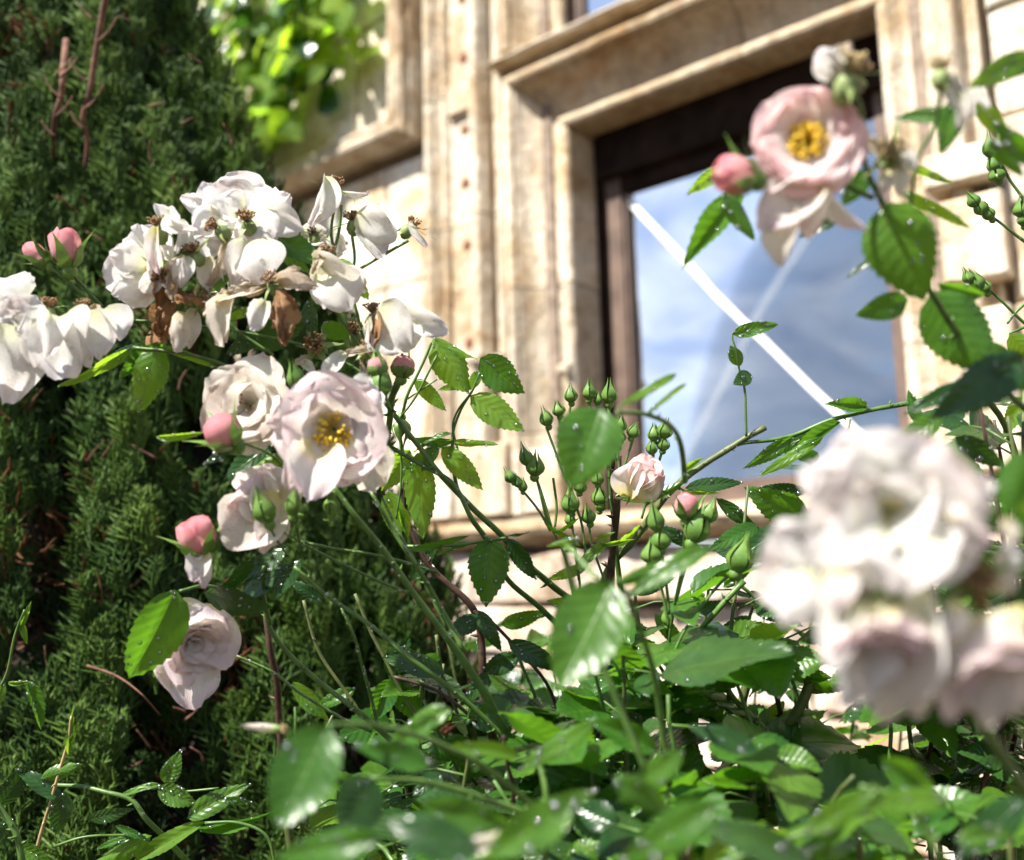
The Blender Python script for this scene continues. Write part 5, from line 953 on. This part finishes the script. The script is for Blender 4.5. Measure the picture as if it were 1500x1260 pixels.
f = flower(rn, 1450, 975, 0.3276, 170, (.2, -.6, .75), M_blush, 137, nst=0, name='rose', layers=[(6, 1.1, 1.1, 35, 66, .4, .09), (5, .95, .95, 22, 45, .4, .1)])
for a, b_, w in (((1430, 900), (1400, 1060), .6), ((1450, 900), (1450, 1065), .7), ((1500, 880), (1400, 960), 0.4095), ((1480, 920), (1500, 1050), .7), ((1400, 880), (1385, 940), .6)): petal(f, a, b_, w, 0.3276, M_cream if w > .65 else M_blush, 0.3217, 0, .3, .5, .06)
f = spent(rn, 1425, 850, 0.3451, .007, (0, .3, 1), M_antherb, sepals=5)
for a, b_, w, mt in (((1420, 830), (1400, 800), 1.0, M_brown), ((1430, 860), (1440, 895), .9, M_brown), ((1460, 830), (1500, 800), .8, M_white), ((1450, 850), (1500, 860), .9, M_cream), ((1410, 850), (1390, 880), .9, M_brown), ((1470, 760), (1480, 800), .7, M_cream)): petal(f, a, b_, w, 0.3451, mt, None, 0, .5, .8, .2)
f = spent(rn, 1245, 880, 0.3510, .007, (0, .3, 1), M_fade, sepals=5); petal(f, (1245, 850), (1255, 890), 1.0, 0.3510, M_fade)
pstem(rn, [(1300, 800, 0.3510), (1330, 880, 0.3627), (1370, 960, 0.3744), (1450, 1080, 0.3861), (1560, 1250, 0.4095)], (.0013, .0024), M_stem); stem(rn, [P(1560, 1250, 0.4095), Vector((.26, 0.3978, .7)), Vector((.24, 0.3744, 0))], (.0024, .005), M_stemd, 'cane')
pstem(rn, [(1190, 850, 0.3510), (1260, 900, 0.3627), (1360, 950, 0.3744)], .0012); pstem(rn, [(1440, 900, 0.3510), (1430, 960, 0.3685), (1440, 1060, 0.3861)], .0012)
for a, b_, w, d_, k_ in (((1500, 660), (1470, 760), .7, 0.3744, 'm'), ((1530, 760), (1480, 700), .8, 0.3861, 'y'), ((1530, 800), (1490, 730), .8, 0.3978, 'm'), ((1480, 870), (1560, 900), .8, 0.4212, 'd')): pleaf(rn, a, b_, w, d_, None, k_, 0, 3)
# near, soft leaves along the bottom and in the centre
near = empty('rose_bush', (0, .40, 0), label='low nearest rose growth with large soft glossy leaves along the bottom edge', cat='rose bush')
for a, b_, w, d_, d2, k_, ro in (((880, 600), (838, 705), .90, .52, .50, 'R', 5), ((895, 855), (818, 1010), .66, .46, .44, 'R', 8), ((480, 1065), (405, 1215), .70, .42, .40, 'R', 10), ((545, 1140), (500, 1225), 1.05, .48, .46, 'r', -20), ((640, 1050), (540, 1120), .50, .50, .5, 'm', 10), ((660, 1040), (580, 1068), .7, .52, .52, 'm', 20),
        ((630, 1120), (520, 1090), .5, .46, .45, 'm', 10), ((990, 548), (905, 598), .26, .55, .54, 'y', 30), ((1005, 562), (945, 608), .20, .56, .56, 'y', 20), ((905, 855), (1025, 830), .36, .50, .50, 'm', 30), ((1040, 800), (910, 870), .35, .50, .49, 'm', 20), ((870, 1060), (760, 1130), .40, .52, .50, 'y', 20), ((760, 1110), (650, 1090), .35, .5, .5, 'y', 20),
        ((1000, 1100), (900, 1180), .5, .45, .45, 'm', 0), ((900, 1140), (1000, 1200), .6, .40, .40, 'm', 0), ((1050, 1180), (900, 1270), .6, .36, .36, 'm', 0), ((1180, 1220), (1290, 1150), .45, .40, .40, 'y', 10), ((1390, 1170), (1260, 1180), .45, .40, .40, 'y', 10), ((1290, 1110), (1380, 1170), .6, .42, .42, 'm', 0), ((560, 1230), (380, 1260), .5, .38, .38, 'm', 0),
        ((620, 1180), (760, 1215), .5, .42, .42, 'm', 10), ((700, 1250), (560, 1200), .6, .38, .38, 'd', 0), ((840, 1180), (700, 1260), .6, .38, .38, 'm', 0), ((1180, 1260), (1020, 1200), .5, .40, .40, 'd', 0), ((1240, 1190), (1160, 1270), .5, .42, .42, 'm', 0), ((1500, 1170), (1400, 1260), .6, .42, .42, 'd', 0), ((1400, 1230), (1500, 1215), .5, .4, .4, 'm', 0), ((850, 790), (800, 800), .3, .6, .6, 'y', 0),
        ((960, 1100), (860, 1050), .55, .55, .55, 'm', 10), ((780, 1190), (880, 1160), .45, .44, .44, 'm', 10), ((1110, 1100), (1010, 1060), .5, .5, .5, 'd', 10)):
    pleaf(near, a, b_, w, d_, d2, k_, ro, 9)
petal_o = petal_unit(M_cream, 3, 1.0, .25, .6, .06)
fp = spent(near, 745, 1225, .40, .004, (.9, .3, .2), M_fade, sepals=3, name='spent_flower'); petal(fp, (748, 1222), (635, 1258), .22, .40, M_cream, .39, 20, .2)
fp2 = spent(near, 410, 1068, .55, .003, (.9, .1, .2), M_fade, sepals=3, name='spent_flower'); petal(fp2, (412, 1068), (352, 1062), .22, .55, M_cream, .55, 20, .2)
for q in ([(905, 604, .53), (945, 608, .545), (980, 622, .56), (998, 655, .59), (1003, 705, .63)], [(905, 850, .47), (930, 900, .50), (960, 1000, .54), (980, 1150, .56)], [(480, 1062, .43), (560, 1065, .46), (640, 1090, .48), (720, 1130, .5), (800, 1200, .52)], [(545, 1140, .48), (640, 1150, .5), (800, 1200, .52)], [(780, 1100, .53), (800, 1160, .52), (800, 1280, .52)], [(980, 1150, .56), (960, 1280, .5)], [(1260, 1150, .42), (1330, 1180, .42), (1380, 1260, .42)], [(1280, 1180, .42), (1180, 1220, .42), (1050, 1270, .42)], [(880, 850, .47), (830, 830, .5), (1005, 1280, .5)]): pstem(near, q, (.0011, .0018), M_stem)
for px, d_ in ((800, .52), (960, .5), (1380, .42)): stem(near, [P(px, 1275, d_), P(px, 1275, d_) + Vector((0, .05, -.5)), Vector((P(px, 1275, d_).x, .5, 0))], (.002, .005), M_stemd, 'cane')
make_drops(near)

# ================================================================== LOWER-LEFT BRIARS
rl = empty('briar_shoots', (-.45, .85, 0), label='thin young briar shoots with small toothed leaves at the foot of the conifer', cat='briar')
D = .80
pstem(rl, [(45, 1275, .80), (70, 1190, .80), (92, 1110, .80), (100, 1080, .80), (104, 1050, .80)], (.0016, .0009), mat_simple('straw_stem', (.25, .19, .08), (.36, .28, .13), 90, .5, .3)); pstem(rl, [(-10, 1020, .8), (10, 985, .80), (22, 930, .80), (36, 895, .80)], (.0013, .0008)); 
for a, b_, w, ro in (((100, 1105), (107, 1040), .30, 0), ((104, 1080), (92, 1110), .4, 0), ((98, 1100), (116, 1060), .3, 20), ((28, 925), (46, 880), .3, 10), ((30, 910), (40, 945), .4, 0)): pleaf(rl, a, b_, w, .80, None, 'y', ro, 1)
pstem(rl, [(0, 1180, .82), (40, 1150, .82), (100, 1150, .81), (150, 1160, .80), (192, 1172, .80), (215, 1200, .80), (240, 1225, .81), (285, 1275, .82)], (.0014, .0024), M_stem, drops=8); pstem(rl, [(192, 1170, .80), (205, 1155, .80), (230, 1155, .80)], .0013); pstem(rl, [(230, 1155, .80), (260, 1160, .80), (320, 1155, .80)], .0009)
pstem(rl, [(300, 1205, .78), (350, 1205, .78), (390, 1225, .78), (405, 1275, .78)], .0012, M_stem); pstem(rl, [(-10, 1170, .72), (15, 1205, .72), (25, 1230, .72), (32, 1275, .72)], (.002, .0025), M_stem)
pstem(rl, [(80, 1240, .79), (130, 1225, .79), (200, 1222, .80)], .0010)
for a, b_, w, k_, ro, dr in (((242, 1148), (262, 1105), .95, 'm', 0, 16), ((232, 1155), (288, 1180), .75, 'm', 10, 18), ((275, 1198), (358, 1148), .55, 'm', -10, 20), ((330, 1170), (365, 1180), .6, 'm', 30, 16), ((235, 1150), (163, 1160), .3, 'm', 30, 6), ((40, 1000), (66, 1068), .45, 'm', -20, 20), ((5, 1000), (-5, 1040), .6, 'y', 0, 4), ((12, 1000), (45, 1000), .3, 'y', 20, 4),
        ((60, 1140), (118, 1120), .5, 'm', 0, 6), ((90, 1170), (20, 1120), .5, 'd', 10, 8), ((-5, 1150), (-40, 1100), .8, 'd', 0, 4), ((0, 1180), (45, 1120), .6, 'd', 10, 8), ((95, 1160), (80, 1230), .8, 'd', 0, 6), ((130, 1200), (192, 1190), .5, 'd', 20, 8), ((220, 1225), (120, 1275), .42, 'y', 15, 12), ((300, 1205), (170, 1270), .32, 'y', 20, 8), ((200, 1225), (130, 1240), .3, 'm', 20, 4), ((20, 1200), (-20, 1250), .8, 'd', 0, 6),
        ((170, 1210), (220, 1232), .3, 'm', 0, 4), ((290, 1210), (400, 1200), .18, 'm', 30, 4), ((30, 1240), (80, 1275), .6, 'm', 0, 6)):
    pleaf(rl, a, b_, w, .80, .795, k_, ro, dr)
pstem(rl, [(285, 1275, .82), (320, 1400, .85)], .0025); stem(rl, [P(320, 1400, .85), Vector((-.35, .85, .6)), Vector((-.4, .85, 0))], (.0025, .004), M_stemd, 'cane')
make_drops(rl)

# ================================================================== GREEN UNDERGROWTH OF THE ROSE BED
def bound(x):
    for (x0, y0), (x1, y1) in zip(BD, BD[1:]):
        if x0 <= x <= x1: return y0 + (y1 - y0) * (x - x0) / (x1 - x0)
    return 9999
BD = [(370, 1150), (440, 1010), (560, 950), (700, 930), (850, 900), (930, 830), (1020, 800), (1130, 720), (1250, 640), (1350, 600), (1620, 560)]
r = random.Random(77)
def canes_of(par, n, x0, x1, dlo, dhi, cap, kinds, density=1.0):
    c = 0
    for i in range(n):
        bx = r.uniform(x0, x1); dd = r.uniform(dlo, dhi); top = bound(bx) + r.uniform(-20, 160) 
        A = P(bx + r.uniform(-60, 60), 1330, dd + .05); B = P(bx, top, dd); M_ = A.lerp(B, .5) + Vector((r.uniform(-.03, .03), r.uniform(-.04, .02), 0))
        stem(par, [Vector((A.x * .8, A.y + .1, 0)), A.lerp(Vector((A.x * .8, A.y + .1, 0)), .4), A, M_, B], (.0034, .0011), r.choice([M_stem, M_stemd, M_stemd, M_stembr]), 'cane', n=5, seg=7, thorns=4)
        L_ = (B - A).length; k = max(3, int(L_ / .035))
        for j in range(k):
            if c >= cap: return
            t = (j + .5) / k; base = A.lerp(M_, t * 2) if t < .5 else M_.lerp(B, t * 2 - 1); az = r.uniform(0, 6.28)
            dr = Vector((math.cos(az), math.sin(az) * .8, r.uniform(.0, .7))).normalized(); rl_ = r.uniform(.035, .06); e = base + dr * rl_ - Vector((0, 0, rl_ * .25))
            X, Y, _ = proj(e)
            if Y < bound(X) - 10 or X > 1600 or e.y < .28: continue
            b = MB(); b.tube([base, base.lerp(e, .5) + Vector((0, 0, .004)), e], [.0009, .0007, .0005], 5); link('leaf_stalk', b.mesh('leaf_stalk', M_stem), par, Matrix.Identity(4))
            side = dr.cross(Vector((0, 0, 1))).normalized(); up = (side.cross(dr) + Vector((r.uniform(-.5, .5), r.uniform(-1.3, .1), 0))).normalized(); kd = r.choice(kinds)
            lf = [(e, dr, 1.0), (base.lerp(e, .78), (dr * .5 + side).normalized(), .85), (base.lerp(e, .78), (dr * .5 - side).normalized(), .85)]
            if r.random() < .55: lf += [(base.lerp(e, .42), (dr * .3 + side).normalized(), .7), (base.lerp(e, .42), (dr * .3 - side).normalized(), .7)]
            for p0, dv, s_ in lf:
                if c >= cap: return
                ll = r.choice((r.uniform(.022, .04), r.uniform(.036, .066))) * s_ * density; q = p0 + (dv + Vector((0, 0, r.uniform(-.5, .25)))).normalized() * ll; X, Y, _ = proj(q)
                if Y < bound(X) - 25 * r.random() or Y > 1330 or X > 1560 or X < 300: continue
                leaf(par, p0, q, ll * r.uniform(.9, 1.1), kd, rad(r.uniform(-25, 25)), 3, face=up); c += 1
BD = [(430, 1080), (560, 1000), (700, 960), (850, 900), (940, 820), (1100, 800), (1300, 880)]
ub = empty('rose_shrub', (.2, 1.0, 0), label='dense green rose undergrowth in front of the stone courses at bottom centre', cat='shrub')
canes_of(ub, 60, 480, 1180, .70, 1.0, 299, ['m', 'm', 'd', 'm', 'd', 'y']); make_drops(ub)
BD = [(960, 960), (1060, 800), (1130, 700), (1250, 640), (1350, 600), (1620, 560)]
uc = empty('rose_shrub', (.6, 1.0, 0), label='dense dark rose undergrowth behind the blurred blooms at the right edge', cat='shrub')
canes_of(uc, 46, 1080, 1560, .70, 1.15, 290, ['m', 'd', 'd', 'm', 'd']); make_drops(uc)
ud = empty('rose_shrub', (.2, .6, 0), label='nearer low rose shoots with softly blurred leaves along the bottom', cat='shrub')
BD = [(430, 1170), (600, 1120), (900, 1090), (1150, 1080), (1400, 1080), (1620, 1000)]
canes_of(ud, 30, 520, 1540, .46, .68, 150, ['m', 'd', 'm', 'y']); make_drops(ud)
BD = [(420, 1000), (500, 930), (620, 905), (850, 890), (930, 860), (1020, 900), (1620, 900)]
ue = empty('rose_shrub', (.05, 1.1, 0), label='shaded older rose leaves and dark stems between the conifer foot and the stone courses', cat='shrub')
canes_of(ue, 40, 430, 960, .84, 1.25, 290, ['d', 'd', 'm']); make_drops(ue)
BD = [(980, 900), (1060, 760), (1130, 660), (1250, 610), (1350, 570), (1620, 540)]
ug = empty('rose_shrub', (.6, .9, 0), label='rose foliage rising at the right beside the window foot behind the blurred cluster', cat='shrub')
canes_of(ug, 40, 1020, 1560, .66, .95, 290, ['m', 'd', 'd', 'y']); make_drops(ug)
BD = [(560, 1130), (700, 1040), (860, 960), (960, 900), (1150, 900), (1620, 960)]
uh = empty('rose_shrub', (.3, .75, 0), label='broad glossy rose leaves in the middle of the bed below the bud clusters', cat='shrub')
canes_of(uh, 50, 560, 1500, .60, .82, 299, ['m', 'R', 'd', 'R', 'd'], 1.35); make_drops(uh)
